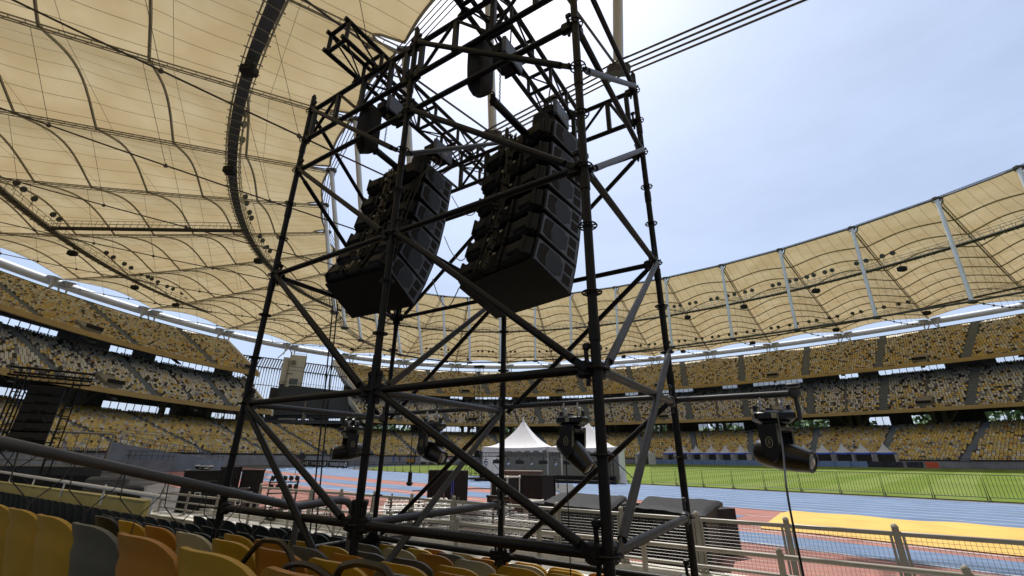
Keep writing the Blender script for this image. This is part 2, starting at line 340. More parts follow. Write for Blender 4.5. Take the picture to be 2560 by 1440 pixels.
# lattice of expansion joints on balcony fronts and front railing
mb = MB()
for ph in phr(PH0, PH1, R(1.55)):
    for (d, z, k, okk) in ((0, 2.1, 0, 1), (18.9, 15.25, -1.4, not GAP0 < ph < GAP1), (30.5, 28.5, -2.8, not GAP0 < ph < GAP1)):
        if okk: p = ring(ph, d, z, k); mb.tube(p, p + Vector((0, 0, .75)), .035, 4)
for (d, z, k, sp) in ((0, 2.85, 0, [(PH0, PH1)]), (18.9, 16.0, -1.4, [(PH0, GAP0), (GAP1, PH1)]), (30.5, 29.25, -2.8, [(PH0, GAP0), (GAP1, PH1)]), (0, 2.5, 0, [(PH0, PH1)])):
    for a, b in sp: mb.path([ring(ph, d, z, k) for ph in phr(a, b)], .04, 4)
for d, z in ((9.5, 5.9), (9.5, 6.4)): mb.path([ring(ph, d, z, -.3) for ph in phr(PH0, PH1)], .03, 4)
mb.build('railing', 'pipe', stand)
# piers, raking beams and back walls between the tiers
NB = 38
BAY = 2 * math.pi / NB
def phio(k): return R(89.1) - k * BAY * .993
for k in range(-9, 19):
    ph = phio(k)
    if not PH0 < ph < PH1: continue
    ingap = GAP0 < ph < GAP1
    t = Vector((-math.sin(ph), math.cos(ph), 0)); tw = SU * t.x + SN * t.y; rad = (ring(ph, 10, 0) - ring(ph, 0, 0)).normalized(); up = Vector((0, 0, 1))
    c = ring(ph, 30.6, 0)
    for off in (-1.3, 1.3):
        b0 = c + tw * off; piers = MB(); piers.box(b0 + up * 14.0, .9, 1.1, 10.0, (rad, tw, up)); piers.build('pier', 'conc', stand)
    if not ingap:
        for off in (-1.3, 1.3):
            A = ring(ph, 30.2, 12.2) + tw * off; braces = MB()
            braces.box((A + A + tw * 4.2 * (1 if off > 0 else -1) + up * 5.2) / 2, .5, .55, 6.8, (rad, (tw * 5.2 - tw * 0 + up * -4.2 * (1 if off > 0 else -1)).normalized() if False else tw.cross(rad).normalized().cross(rad).normalized() if False else (tw * .77 - up * .64 * (1 if off > 0 else -1)).normalized(), (tw * .64 * (1 if off > 0 else -1) + up * .77).normalized())); braces.build('diagonal_brace', 'conc', stand)
        for (d0, z0, d1, z1, kk) in ((19.6, 13.7, 40, 24.6, -1.9), (31.2, 26.9, 57, 40, -3.1)):
            A = ring(ph, d0, z0, kk); B = ring(ph, d1, z1, kk); beams = MB(); beams.prism([A + tw * .5, B + tw * .5, B + tw * .5 - up * 1.4, A + tw * .5 + up * -.25], -tw * 1.0); beams.build('raking_beam', 'concd', stand)
mb = MB()
ring_box(mb, PH0, PH1, [(29.3, 10.5, -.8), (29.3, 12.0, -.8), (29.7, 12.0, -.8), (29.7, 10.5, -.8)])
ring_box(mb, PH0, PH1, [(29.7, 10.6, -.8), (29.7, 11.2, -.8), (40, 11.2, -.8), (40, 10.6, -.8)], st=R(3))
k = 0
for ph in np.arange(PH0, PH1, R(2.37)):
    k += 1; a = float(ph); b = a + R(2.37); ww = MB()
    if (k * 7) % 5 in (0, 2) or k % 8 == 1:  # solid bay
        ring_box(ww, a, b, [(39.6, 11.2, -.8), (39.6, 26, -2.6), (40, 26, -2.6), (40, 11.2, -.8)], st=R(3))
    elif not GAP0 < a < GAP1:
        ring_box(ww, a, b, [(39.6, 15.0, -1.2), (39.6, 26, -2.6), (40, 26, -2.6), (40, 15.0, -1.2)], st=R(3))
    else: pass
    if not (GAP0 - R(2) < a < GAP1):
        if (k * 5) % 7 in (0, 2, 3): ring_box(ww, a, b, [(44.0, 27.0, -2.9), (44.0, 34.5, -3.2), (44.3, 34.5, -3.2), (44.3, 27.0, -2.9)], st=R(3))
        else: ring_box(ww, a, b, [(44.0, 30.1, -2.9), (44.0, 34.5, -3.2), (44.3, 34.5, -3.2), (44.3, 30.1, -2.9)], st=R(3))
        for fr in (0.0, .33, .66):
            for (d, z0, z1, kk) in ((39.5, 11.5, 17, -1.0), (43.9, 26.5, 31, -2.9)):
                q = ring(lerp(a, b, fr), d, z0, kk); ww.tube(q, q + Vector((0, 0, z1 - z0)), .12, 4)
    ww.build('back_wall', 'concd', stand)
mb.build('concourse_parapet', 'concd', stand)
# sloping end walls at the gap
mb = MB()
for ph, sg in ((GAP0, 1), (GAP1, -1)):
    for tier in ('middle_tier', 'upper_tier'):
        d0, z0, d1, z1, k0, k1, n = tiers[tier]; e = R(.28) * sg
        A = [ring(ph, d0 - .6, z0 - .9, k0), ring(ph, d0 - .6, z0 + .5, k0), ring(ph, d1, z1 + .9, k1), ring(ph, d1 + .3, z1 - 1.5, k1)]
        Bq = [ring(ph + e, d0 - .6, z0 - .9, k0), ring(ph + e, d0 - .6, z0 + .5, k0), ring(ph + e, d1, z1 + .9, k1), ring(ph + e, d1 + .3, z1 - 1.5, k1)]
        mb.add(A + Bq, [(0, 1, 2, 3), (7, 6, 5, 4), (0, 4, 5, 1), (1, 5, 6, 2), (2, 6, 7, 3), (3, 7, 4, 0)])
mb.build('end_wall', 'bwall', stand)
# stairs (aisles) and vomitory boxes
def aisles(tier): return 38
AW = {'lower_tier': 1.5, 'middle_tier': 2.0, 'upper_tier': 2.1}
aisle_ph = {}
mbs = MB()
for tier in tiers:
    na = aisles(tier); st = 2 * math.pi / na; L_ = [R(93.6) + BAY * .993 * i for i in range(-20, 9) if PH0 < R(93.6) + BAY * .993 * i < PH1]; aisle_ph[tier] = L_; n = tiers[tier][6]
    for j, ph in enumerate(L_):
        if tier != 'lower_tier' and GAP0 - R(.5) < ph < GAP1 + R(.5): continue
        for r in range(n):
            d0, z0, k0 = row_geo(tier, r); d1, z1, k1 = row_geo(tier, r + 1); rr = BB + d0; w = AW[tier] / rr / 2
            for h in (0, 1):
                da, db = lerp(d0, d1, h / 2), lerp(d0, d1, (h + 1) / 2); zz = lerp(z0, z1, h / 2) + .12
                vs = [ring(ph - w, da, zz, k0), ring(ph + w, da, zz, k0), ring(ph + w, db, zz, k0), ring(ph - w, db, zz, k0), ring(ph - w, db, zz + .3, k0), ring(ph + w, db, zz + .3, k0)]
                mbs.add(vs, [(0, 1, 2, 3), (3, 2, 5, 4)])
        if tier != 'lower_tier' and j % 2 == 0:
            phc = ph + st * .5; w = 1.7 / (BB + 30)
            d0, z0, k0 = row_geo(tier, 1); d1, z1, k1 = row_geo(tier, 5)
            mbd = MB(); mbd.cur = 0
            mbd.prism([ring(phc - w, d0, z0 + .1, k0), ring(phc - w, d0, z0 + .9, k0), ring(phc - w, d1, z1 + .9, k1), ring(phc - w, d1, z1, k1)], ring(phc + w, d0, 0) - ring(phc - w, d0, 0))
            mbd.cur = 1
            A_, B_ = ring(phc - w * .9, d0 - .04, z0 + .35, k0), ring(phc + w * .9, d0 - .04, z0 + .35, k0)
            q = ring(phc, d0 - .1, z0 + 1.5, k0); mbd.box(q, 3.5, .35, .8, ((B_ - A_).normalized(), Vector((0, 0, 1)).cross((B_ - A_).normalized()), Vector((0, 0, 1)))); mbd.build('vomitory', ['conc', 'blackmat'], stand)
    MT['stair'] = MT.get('stair') or mat('grey_stair_treads', (.21, .24, .275), .8, 0, .15, 1)
mbs.build('stairway', 'stair', stand)
# ---- seats of the whole bowl: one object
pal = {'y': (.66, .49, .12), 'g': (.58, .38, .08), 'w': (.60, .62, .65), 'b': (.24, .26, .36), 'k': (.02, .023, .025), 'c': (.56, .48, .27), 'o': (.45, .19, .02), 'n': (.10, .10, .16)}
names = list(pal); palv = np.array([pal[n_] for n_ in names])
V_, C_ = [], []
def hsh(ix, iy): x = math.sin(ix * 12.9898 + iy * 78.233) * 43758.5453; return x - math.floor(x)
su, sn = np.array(SU), np.array(SN)
for tier in tiers:
    n = tiers[tier][6]; sp = .66
    for r in range(n):
        d0, z0, k0 = row_geo(tier, r); d1 = row_geo(tier, r + 1)[0]; dd = d1 - d0; f = r / n
        for a, b in spans(tier):
            m_ = int((b - a) * (BB + d0 + 2) / sp); ph = a + (b - a) * (np.arange(m_) + .5) / m_
            keep = np.ones(m_, bool)
            for pa in aisle_ph[tier]: keep &= np.abs(ph - pa) > (AW[tier] / 2 + .15) / (BB + d0)
            if tier == 'middle_tier':
                for pa in aisle_ph[tier]: keep &= np.abs(ph - pa - BAY / 2) > .4 / (BB + d0)
            if tier == 'middle_tier' and r in (1, 2, 3, 4) or tier == 'upper_tier' and r in (1, 2, 3, 4):
                st = 2 * math.pi / aisles(tier)
                for j, pa in enumerate(aisle_ph[tier]):
                    if j % 2 == 0: keep &= np.abs(ph - (pa + st * .5)) > 1.9 / (BB + 30)
            ph = ph[keep]; m_ = len(ph)
            if not m_: continue
            c, s_ = np.cos(ph), np.sin(ph); zz = z0 + k0 * np.cos(2 * ph)
            def rp_(dl, dz): 
                S_ = CS + (BA + dl) * c; P_ = CP + (BB + dl) * s_
                return np.stack([S_ * su[0] + P_ * sn[0], S_ * su[1] + P_ * sn[1], zz + dz], 1)
            tang = -s_[:, None] * su + c[:, None] * sn; hw = .27
            dseat = d0 + dd * .35; dback = d0 + dd * .86
            P1, P2, P3, P4 = rp_(dseat, .42), rp_(dback, .40), rp_(dback + .10, .98), rp_(dback + .19, .95)
            quad = []
            for A in (P1, P2, P3, P4): quad += [A - tang * hw, A + tang * hw]
            V_.append(np.stack(quad, 1))    # m,8,3
            u = rng.random(m_); yl = np.sin(ph * 17 + 1.3) * .5 + .5
            if tier == 'lower_tier': prob = np.array([.34, .20, .10, .07, .035, .21, .02, .025])
            elif tier == 'middle_tier':
                w_ = .42 + .5 * f; yy = max(0, .26 - .32 * f); prob = np.array([yy, yy * .3, w_, .11, .11 + .04 * (1 - f), .03, .005, .05])
            else:
                yy = max(.02, .36 - .42 * f); prob = np.array([yy, yy * .5, .30 + .1 * f, .06, .12, .22 + .25 * f, .02, .04])
            cm = np.cumsum(prob / prob.sum()); ci = np.searchsorted(cm, u).clip(0, 7)
            cc = palv[ci]
            if tier == 'upper_tier': cc = cc * np.array([.95, .93, .88])
            cc = (cc * .86 + cc.mean(1, keepdims=True) * .14) * (.82 + .36 * rng.random((m_, 1))); C_.append(np.repeat(cc, 8, 0).reshape(m_, 8, 3))
V_ = np.concatenate(V_); C_ = np.concatenate(C_); ns = len(V_)
me = bpy.data.meshes.new('stadium_seats'); vv = V_.reshape(-1, 3)
base = (np.arange(ns) * 8)[:, None, None]; fq = (base + np.array([[0, 1, 3, 2], [2, 3, 5, 4], [4, 5, 7, 6]])[None]).reshape(-1, 4)
me.vertices.add(len(vv)); me.vertices.foreach_set('co', vv.astype(np.float32).ravel()); me.loops.add(fq.size); me.loops.foreach_set('vertex_index', fq.astype(np.int32).ravel())
me.polygons.add(len(fq)); me.polygons.foreach_set('loop_start', (np.arange(len(fq)) * 4).astype(np.int32)); me.update(calc_edges=True); me.validate()
ca = me.color_attributes.new('Col', 'FLOAT_COLOR', 'POINT'); ca.data.foreach_set('color', np.concatenate([C_.reshape(-1, 3), np.ones((len(vv), 1))], 1).astype(np.float32).ravel())
me.materials.append(attr_mat('mixed_seat_plastic', .5)); so = bpy.data.objects.new('stadium_seats', me); COL.objects.link(so)
tag(so, 'thousands of yellow, grey and black seats filling the far grandstand tiers', 'seating', kind='stuff')

# ------------------------------------------------------------------ roof
PHI_I = [(124.1, 117.7), (115.4, 108.2), (104.8, 98.7), (94.2, 89.0), (84.2, 79.4), (73.2, 70.1), (62.1, 60.9), (50.8, 51.7), (41.1, 42.5), (30.6, 33.6), (20.3, 23.7), (11.0, 14.2), (.6, 5.0), (-9.5, -4.2), (-19.6, -13.4), (-29.7, -22.3), (-39.7, -30.9), (-48.9, -40.2), (-58.6, -49.5), (-68.0, -59.0), (-78.0, -68.4), (-87.8, -78.0), (-97.0, -87.5)]
ks = sorted([(round((89.1 - o) / (360 / 38 * .993)), i, o) for i, o in PHI_I])
def roof_ph():
    n0 = ks[0]; n1 = ks[-1]; res = []
    for k, i, o in ks: res.append((i, o))
    rem = 38 - len(res); i0, o0 = res[-1]; i1, o1 = res[0][0] - 360, res[0][1] - 360
    for j in range(1, rem + 1): f = j / (rem + 1); res.append((lerp(i0, i1, f), lerp(o0, o1, f)))
    return [(R(a), R(b)) for a, b in res]
RP = roof_ph()
def inner_pt(ph): return S(29.2 + 81.0 * math.cos(ph), 64.9 + 49.9 * math.sin(ph), 46.9 + .68 * math.cos(2 * ph) + 1.37 * math.cos(ph) + 4.35 * math.sin(ph))
def low_pt(ph): return S(30.35 + 73.1 * math.cos(ph), 65.66 + 47.6 * math.sin(ph), 26.9 - 1.45 * math.cos(2 * ph) + 2.13 * math.cos(ph) + 1.71 * math.sin(ph))
def outer_pt(ph, dz=0, dd=0): return S(CS + (BA + 61.8 + dd) * math.cos(ph), CP + (BB + 61.8 + dd) * math.sin(ph), 46.35 - 3.75 * math.cos(2 * ph) + dz)
def cat1_pt(ph, dz=0): return S(33.7 + 92.2 * math.cos(ph), 62.8 + 59.4 * math.sin(ph), 41.5 + .29 * math.cos(2 * ph) + .78 * math.cos(ph) + .8 * math.sin(ph) + dz)
def cat2_pt(ph, dz=0): return S(30.3 + 148.15 * math.cos(ph), 64.5 + 92.4 * math.sin(ph), 42.9 + 3.25 * math.cos(2 * ph) - .2 * math.cos(ph) + .28 * math.sin(ph) + dz)
IN = [inner_pt(a) for a, b in RP]; OU = [outer_pt(b, 1.2, -1.9) for a, b in RP]
LOW = []
for a, b in RP:   # foot of each mast: under its head, on the lower ring's height
    q = inner_pt(a); dd = min(range(-80, 81), key=lambda dd: (low_pt(a + R(dd * .25)).x - q.x) ** 2 + (low_pt(a + R(dd * .25)).y - q.y) ** 2) * .25
    ad = math.degrees(a); LOW.append(low_pt(a + R(dd * min(1, max(0, (ad + 62) / 45)))))
def rad_pt(k, t): k %= 38; p = IN[k].lerp(OU[k], t); p.z += -1.6 * 4 * t * (1 - t) * .5; return p
def mem_pt(k, x, t):
    a, b = rad_pt(k, t), rad_pt(k + 1, t); p = a.lerp(b, x); span = (b - a).length; h = 4 * x * (1 - x)
    f = (t * 10 - .25) % 1.0
    p.z += span * .135 * h * (.55 + .45 * h) * (.10 + .90 * min(1, t / .32) ** .8) * (1 - .68 * max(0, (t - .88) / .12)) + .25 - .32 * math.sin(math.pi * f) * h * (1 if .05 < t < .99 else .3); return p
roof = thing('stadium_roof', 'cream fabric roof ring hung on radial cable trusses over the stands', 'roof', (0, 0, 0))
mm = bpy.data.materials.new('cream_translucent_membrane'); mm.use_nodes = True; t = mm.node_tree; t.nodes.clear()
o_ = t.nodes.new('ShaderNodeOutputMaterial'); df = t.nodes.new('ShaderNodeBsdfDiffuse'); tr = t.nodes.new('ShaderNodeBsdfTranslucent'); ms = t.nodes.new('ShaderNodeMixShader')
uvn = t.nodes.new('ShaderNodeUVMap'); uvn.uv_map = 'UVMap'; sx = t.nodes.new('ShaderNodeSeparateXYZ'); t.links.new(uvn.outputs['UV'], sx.inputs['Vector'])
def mth(op, a, b=None, v=None):
    n_ = t.nodes.new('ShaderNodeMath'); n_.operation = op; t.links.new(a, n_.inputs[0])
    if b is not None: t.links.new(b, n_.inputs[1])
    if v is not None: n_.inputs[1].default_value = v
    return n_.outputs[0]
fr = mth('FRACT', mth('MULTIPLY', sx.outputs['X'], v=7.0)); ab = mth('ABSOLUTE', mth('SUBTRACT', fr, v=.5)); seam = mth('LESS_THAN', ab, v=.014)
nz = t.nodes.new('ShaderNodeTexNoise'); nz.inputs['Scale'].default_value = .16; nz.inputs['Detail'].default_value = 6; tcn = t.nodes.new('ShaderNodeTexCoord')
st_ = t.nodes.new('ShaderNodeMapping'); st_.inputs['Scale'].default_value = (1, 1, 3); t.links.new(tcn.outputs['Object'], st_.inputs['Vector']); t.links.new(st_.outputs['Vector'], nz.inputs['Vector'])
cr1 = t.nodes.new('ShaderNodeValToRGB'); cr1.color_ramp.elements[0].color = (.475, .365, .195, 1); cr1.color_ramp.elements[1].color = (.555, .455, .27, 1); cr1.color_ramp.elements[0].position = .38; cr1.color_ramp.elements[1].position = .7
t.links.new(nz.outputs['Fac'], cr1.inputs['Fac'])
sm = t.nodes.new('ShaderNodeMixRGB'); sm.inputs['Color2'].default_value = (.12, .08, .04, 1); t.links.new(seam, sm.inputs['Fac']); t.links.new(cr1.outputs['Color'], sm.inputs['Color1'])
t.links.new(sm.outputs['Color'], df.inputs['Color']); t.links.new(sm.outputs['Color'], tr.inputs['Color']); ms.inputs['Fac'].default_value = .40
t.links.new(df.outputs['BSDF'], ms.inputs[1]); t.links.new(tr.outputs['BSDF'], ms.inputs[2]); t.links.new(ms.outputs['Shader'], o_.inputs['Surface'])
NX, NT = 18, 50
for k in range(38):
    vs, uvs = [], []
    for j in range(NT + 1):
        for i in range(NX + 1):
            x = .5 - .5 * math.cos(math.pi * i / NX); h = 4 * x * (1 - x); e = min(x, 1 - x)
            t0 = .002 + .008 * h + (.03 * math.sqrt(max(0, 1 - (e / .05) ** 2)) if e < .05 else 0); t1 = 1 - .022 * h ** .7
            tt = lerp(t0, t1, j / NT); vs.append(mem_pt(k, x, tt)); uvs.append((x, tt))
    fs = [(j * (NX + 1) + i, j * (NX + 1) + i + 1, (j + 1) * (NX + 1) + i + 1, (j + 1) * (NX + 1) + i) for j in range(NT) for i in range(NX)]
    mb = MB(); mb.add(vs, fs); o = mb.build('membrane_panel', mm, roof); o.data.polygons.foreach_set('use_smooth', [True] * len(o.data.polygons))
    ul = o.data.uv_layers.new(name='UVMap'); li = np.zeros(len(o.data.loops), np.int32); o.data.loops.foreach_get('vertex_index', li); ul.data.foreach_set('uv', np.array(uvs, np.float32)[li].ravel())
    # edge cables/hems
    near = math.degrees(RP[k][0]) < 130
    mb = MB()
    for j in range(1, 10):
        tt = j / 10 + .025; mb.path([mem_pt(k, i / 12, tt) - Vector((0, 0, .22)) for i in range(13)], .17, 6)
    mb.build('arch_tube', 'steelg', o, True)
    mb = MB(); mb.path([vs[i] for i in range(NX + 1)], .16, 5); mb.path([vs[NT * (NX + 1) + i] for i in range(NX + 1)], .08, 4)
    mb.build('edge_hem', 'steelg', o)
    # radial truss
    mb = MB(); side = (IN[(k + 1) % 38] - IN[k - 1]).normalized() * .28; N_ = 70
    for sg in (-1, 1): mb.path([rad_pt(k, i / 20) + side * sg for i in range(21)], .09, 5)
    mb.path([rad_pt(k, i / 20) - Vector((0, 0, .5)) for i in range(21)], .07, 5)
    for i in range(N_):
        tt = (i + .5) / N_; a = rad_pt(k, tt); mb.tube(a - side, a + side, .045, 3, cap=False); mb.tube(a - side, rad_pt(k, tt + .007) - Vector((0, 0, .5)), .035, 3, cap=False)
    rt = mb.build('radial_truss', 'steelg', roof)
    mb = MB(); lo0 = LOW[k]; lo1 = outer_pt(RP[k][1], -.3, -.8)
    def lpt(tt): return lo0.lerp(lo1, tt) - Vector((0, 0, 1.0 * 4 * tt * (1 - tt)))
    mb.path([lpt(i / 8) for i in range(9)], .085, 5)
    for q in (.1, .2, .3, .4, .5, .6, .7, .8, .9):
        a = lpt(q); mb.tube(a, rad_pt(k, min(.97, q + .03)) - Vector((0, 0, .5)), .028, 3, cap=False)
        mb.lathe(a - Vector((0, 0, .25)), (0, 0, 1), [(0, .05), (.12, .2), (.3, .2), (.5, .05)], 6)
        mb.tube(rad_pt(k, q) - Vector((0, 0, .4)), rad_pt(k + 1, q) - Vector((0, 0, .4)), .022, 3, cap=False)
    mb.build('lower_cable', 'cable', rt)
    mb = MB(); mb.tube(LOW[k], IN[k] + Vector((0, 0, .3)), .34, 10); mb.build('mast', 'steelw', roof, True)
    mb = MB(); mb.box(IN[k] + Vector((0, 0, .1)), 1.5, .8, .7, bev=.15); mb.box(LOW[k] - Vector((0, 0, .1)), 1.5, .8, .6, bev=.15); mb.build('mast_head', 'cable', roof)
    # cone feet and struts on the ring
    mb = MB(); a_, b_ = RP[k]
    for off in (-.011, .011):
        top = outer_pt(b_ + off, 1.0, -1.8); ft = outer_pt(b_ + off * 1.2, -3.6, -1.5)
        mb.lathe(ft, (top - ft), [(0, .09), ((top - ft).length * .6, .28), ((top - ft).length * .9, .9), ((top - ft).length, 1.7)], 8)
    mb.build('cone_foot', 'steelw', roof, True)
    mb = MB(); tp = outer_pt(b_, .2, -.6)
    for off in (-.02, .02): mb.tube(tp, outer_pt(b_ + off, -4.6, 1.0), .2, 6)
    mb.build('ring_strut', 'steelw', roof)
mb = MB(); mb.path([outer_pt(2 * math.pi * i / 152, .35) for i in range(152)], 1.08, 16, closed=True); mb.build('compression_ring', 'tube', roof, True)
for nm, P_, zz in (('upper_ring_cable', IN, .15), ('lower_ring_cable', LOW, 0)):
    for j in range(4):
        mb = MB(); c_ = sum(P_, Vector()) / 38; pts = []
        for p in P_:
            d = (p - c_); d.z = 0; d.normalize(); pts.append(p + d * (j - 1.5) * .42 + Vector((0, 0, zz)))
        mb.path(pts, .075 if zz == 0 else .06, 5, closed=True); mb.build(nm, 'cable', roof)
# near-side inner ring passes overhead; catwalks
def catwalk(fn, a, b, name, lab):
    root = thing(name, lab, 'catwalk', fn((a + b) / 2)); n = int((b - a) / R(1.0)); ps = [a + (b - a) * i / n for i in range(n + 1)]
    deck, fra, bx = MB(), MB(), []
    for i in range(n):
        p, q = fn(ps[i]), fn(ps[i + 1]); d = (q - p).normalized(); s_ = d.cross(Vector((0, 0, 1))).normalized(); up = Vector((0, 0, 1))
        deck.box((p + q) / 2, (q - p).length + .02, 1.15, .12, (d, -s_, up))
        for sg in (-1, 1):
            e = s_ * .8 * sg
            fra.tube(p + e, q + e, .07, 4, cap=False); fra.tube(p + e + up * 1.25, q + e + up * 1.25, .055, 4, cap=False); fra.tube(p + e + up * .7, q + e + up * .7, .03, 3, cap=False)
            fra.tube(p + e - up * .1, p + e + up * 1.25, .05, 4, cap=False)
            if i % 2: fra.tube(p + e, q + e + up * 1.25, .025, 3, cap=False)
        fra.tube(p - s_ * 1.05 - up * .12, p + s_ * 1.05 - up * .12, .07, 4)
    deck.build('deck', 'pipe', root); fra.build('guard_rail', MT['steelg'], root); return root
catwalk(cat1_pt, R(-100), R(150), 'roof_catwalk', 'inner catwalk ring slung under the fabric roof, carrying floodlights')
catwalk(cat2_pt, R(-80), R(-27.0), 'roof_catwalk', 'outer catwalk under the left roof ending at the fourth bay')
catwalk(cat2_pt, R(2), R(150), 'roof_catwalk', 'outer catwalk along the far roof edge behind the mast feet')

# ------------------------------------------------------------------ scaffold tower
tower = thing('scaffold_tower', 'black tube scaffold tower two bays wide that holds the hanging loudspeakers', 'scaffold', TZ(-2, 1, 0))
ND = {'A': (-4, 0), 'B': (-2, 0), 'C': (0, 0), 'D': (0, 2), 'E': (-2, 2), 'F': (-4, 2)}
LO = {'A': -1.6, 'B': -1.8, 'C': -1.8, 'D': -2.4, 'E': -2.4, 'F': -2.4}
ros = None
def N(nm, lev): return T(*ND[nm], lev)
for nm, (u, v) in ND.items():
    mb = MB(); a, b = T(u, v, LO[nm]), T(u, v, 10.55); mb.tube(a, b, .0325, 12)
    mb.tube(T(u, v, 10.2), T(u, v, 10.62), .019, 8)
    for l in (2.35, 4.6, 6.6, 8.6): mb.tube(T(u, v, l), T(u, v, l + .25), .038, 12)
    mb.box(a, .14, .14, .012, (TU, TV, Vector((0, 0, 1))))
    st = mb.build('standard', 'black', tower, True)
    for l in range(-2, 11):
        if ros is None:
            mb = MB(); mb.torus((0, 0, 0), (0, 0, 1), .064, .0065, 16, 5)
            for k in range(8): an = math.pi / 4 * k + .3; d = Vector((math.cos(an), math.sin(an), 0)); mb.tube(d * .026, d * .06, .006, 4, cap=False)
            mb.tube((0, 0, -.012), (0, 0, .012), .037, 10); ros = mb.build('rosette', 'black', None, True); o = ros
        else: o = ros.copy(); COL.objects.link(o)
        o.parent = st; o.location = T(u, v, l)
def head(mb, c, d, big=True):
    """wedge clamp of a ledger at node c pointing along d"""
    d = d.copy(); d.z = 0; d.normalize(); s = d.cross(Vector((0, 0, 1))); up = Vector((0, 0, 1))
    mb.box(c + d * .08, .10, .062, .11, (d, s, up), .016)
    mb.box(c + d * .06 + up * .03, .026, .012, .22, (d, s, (up + d * .05).normalized()))
    mb.box(c + d * .06 + up * .145, .05, .03, .045, (d, s, up), .008); mb.box(c + d * .06 - up * .09, .022, .02, .03, (d, s, up))
def ledger(a, la, b, lb, r=.029, m='black', nm='ledger', ea=0, eb=0):
    A, B = N(a, la), N(b, lb); d = (B - A).normalized(); mb = MB(); mb.tube(A + d * (.07 - ea), B - d * (.07 - eb), r, 12)
    head(mb, A, d); head(mb, B, -d); return mb.build(nm, m, tower, True)
def brace(a, la, b, lb, m='black', off=.035):
    A, B = N(a, la), N(b, lb); d = (B - A).normalized(); h = Vector((d.x, d.y, 0)).normalized(); s = h.cross(Vector((0, 0, 1))).normalized()
    side = s if (s.dot(TZ(-2, 1, 0) - (A + B) / 2) < 0) else -s
    A2, B2 = A + h * .055 + side * off, B - h * .055 + side * off; mb = MB()
    mb.tube(A2 + d * .1, B2 - d * .1, .0285, 12)
    for P_, q in ((A2, d), (B2, -d)):   # flattened ends with bolt
        mb.box(P_ + q * .06, .15, .014, .05, (q, side, q.cross(side)), .004); mb.tube(P_ + side * .02, P_ - side * .03, .011, 6); mb.tube(P_ + side * .022, P_ + side * .03, .017, 6)
    return mb.build('brace', m, tower, True)
for a, b, l in (('A', 'B', 0), ('B', 'C', 0), ('B', 'E', 0), ('C', 'D', 0), ('A', 'F', -1), ('F', 'E', -1), ('E', 'D', -1), ('A', 'B', 2), ('B', 'C', 2), ('A', 'F', 2), ('B', 'E', 2), ('C', 'D', 2),
                ('A', 'B', 5), ('B', 'C', 5), ('A', 'F', 5), ('B', 'E', 5), ('C', 'D', 5), ('F', 'E', 5), ('E', 'D', 5), ('A', 'B', 8), ('B', 'C', 8), ('C', 'D', 8), ('C', 'D', 10), ('F', 'E', 8), ('E', 'D', 8)):
    ledger(a, l, b, l, m='galv_and_lit' if (a, b, l) in (('A', 'F', 2), ('B', 'E', 2), ('B', 'E', 0), ('C', 'D', 0), ('C', 'D', 2)) else 'black', r=.031 if l < 3 else .029)  # paler tone paints the light caught by these dark-coated ledgers
for a, la, b, lb, g in (('A', 2, 'B', 0, 0), ('B', 2, 'C', 0, 0), ('A', 5, 'B', 2, 0), ('B', 5, 'C', 2, 0), ('A', 8, 'B', 5, 0), ('B', 8, 'C', 5, 0), ('A', 10, 'B', 7, 0), ('B', 10, 'C', 7, 0),
                     ('C', 0, 'D', 3, 1), ('C', 2, 'D', 5, 1), ('C', 5, 'D', 8, 1), ('C', 7, 'D', 10, 1), ('B', 7, 'E', 10, 1), ('A', 10, 'F', 7, 0), ('A', 8, 'F', 5, 0), ('A', 5, 'F', 2, 0), ('A', 2, 'B', -1, 0),
                     ('E', 2, 'F', -1, 0), ('E', 2, 'B', -1, 1), ('E', 5, 'F', 2, 0), ('E', 5, 'B', 2, 1), ('D', 5, 'E', 2, 0), ('D', 2, 'E', -1, 0), ('D', 8, 'E', 5, 0), ('E', 8, 'F', 5, 0)):
    brace(a, la, b, lb, 'galv_and_lit' if g else 'black')
def lattice(a, b):
    A0, B0, A1, B1 = N(a, 9), N(b, 9), N(a, 10), N(b, 10); d = (B0 - A0).normalized(); s = d.cross(Vector((0, 0, 1))); up = Vector((0, 0, 1)); mb = MB()
    mb.tube(A0, B0, .031, 10); mb.tube(A1, B1, .031, 10)
    for i, x in enumerate((.12, .62, 1.12, 1.62, 1.88)):
        p = A0 + d * x; mb.box(p + up * .25, .055, .045, .45, (d, s, up))
        if i < 4: q = A0 + d * (x + .44 if i < 3 else x + .22); mb.tube(p + up * (.47 if i % 2 else .03) + d * .03, q + up * (.03 if i % 2 else .47), .02, 6)
    for P_, q in ((A0, d), (A1, d), (B0, -d), (B1, -d)): head(mb, P_, q)
    return mb.build('lattice_girder', 'black', tower, True)
for a, b in (('A', 'B'), ('B', 'C'), ('F', 'E'), ('E', 'D')): lattice(a, b)
# outriggers of the lamp ledger (level 2, back side)
for (u0, u1) in ((-4.95, -4.0), (0.0, 1.02)):
    mb = MB(); mb.tube(T(u0, 2.02, 2.05), T(u1, 2.02, 2.05), .028, 12)
    e = T(u1 if u1 > 0 else u0, 2.02, 2.05); mb.box(e, .09, .1, .09, (TU, TV, Vector((0, 0, 1))), .02); mb.box(e + Vector((0, 0, .07)), .11, .09, .03, (TU, TV, Vector((0, 0, 1))), .01); mb.tube(e, e - Vector((0, 0, .22)), .018, 8)
    mb.build('lamp_arm', 'galv_and_lit', tower, True)
mb = MB(); mb.tube(T(-4, 2.03, 2.12), T(0, 2.03, 2.12), .028, 12); mb.build('lamp_bar', 'galv_and_lit', tower, True)

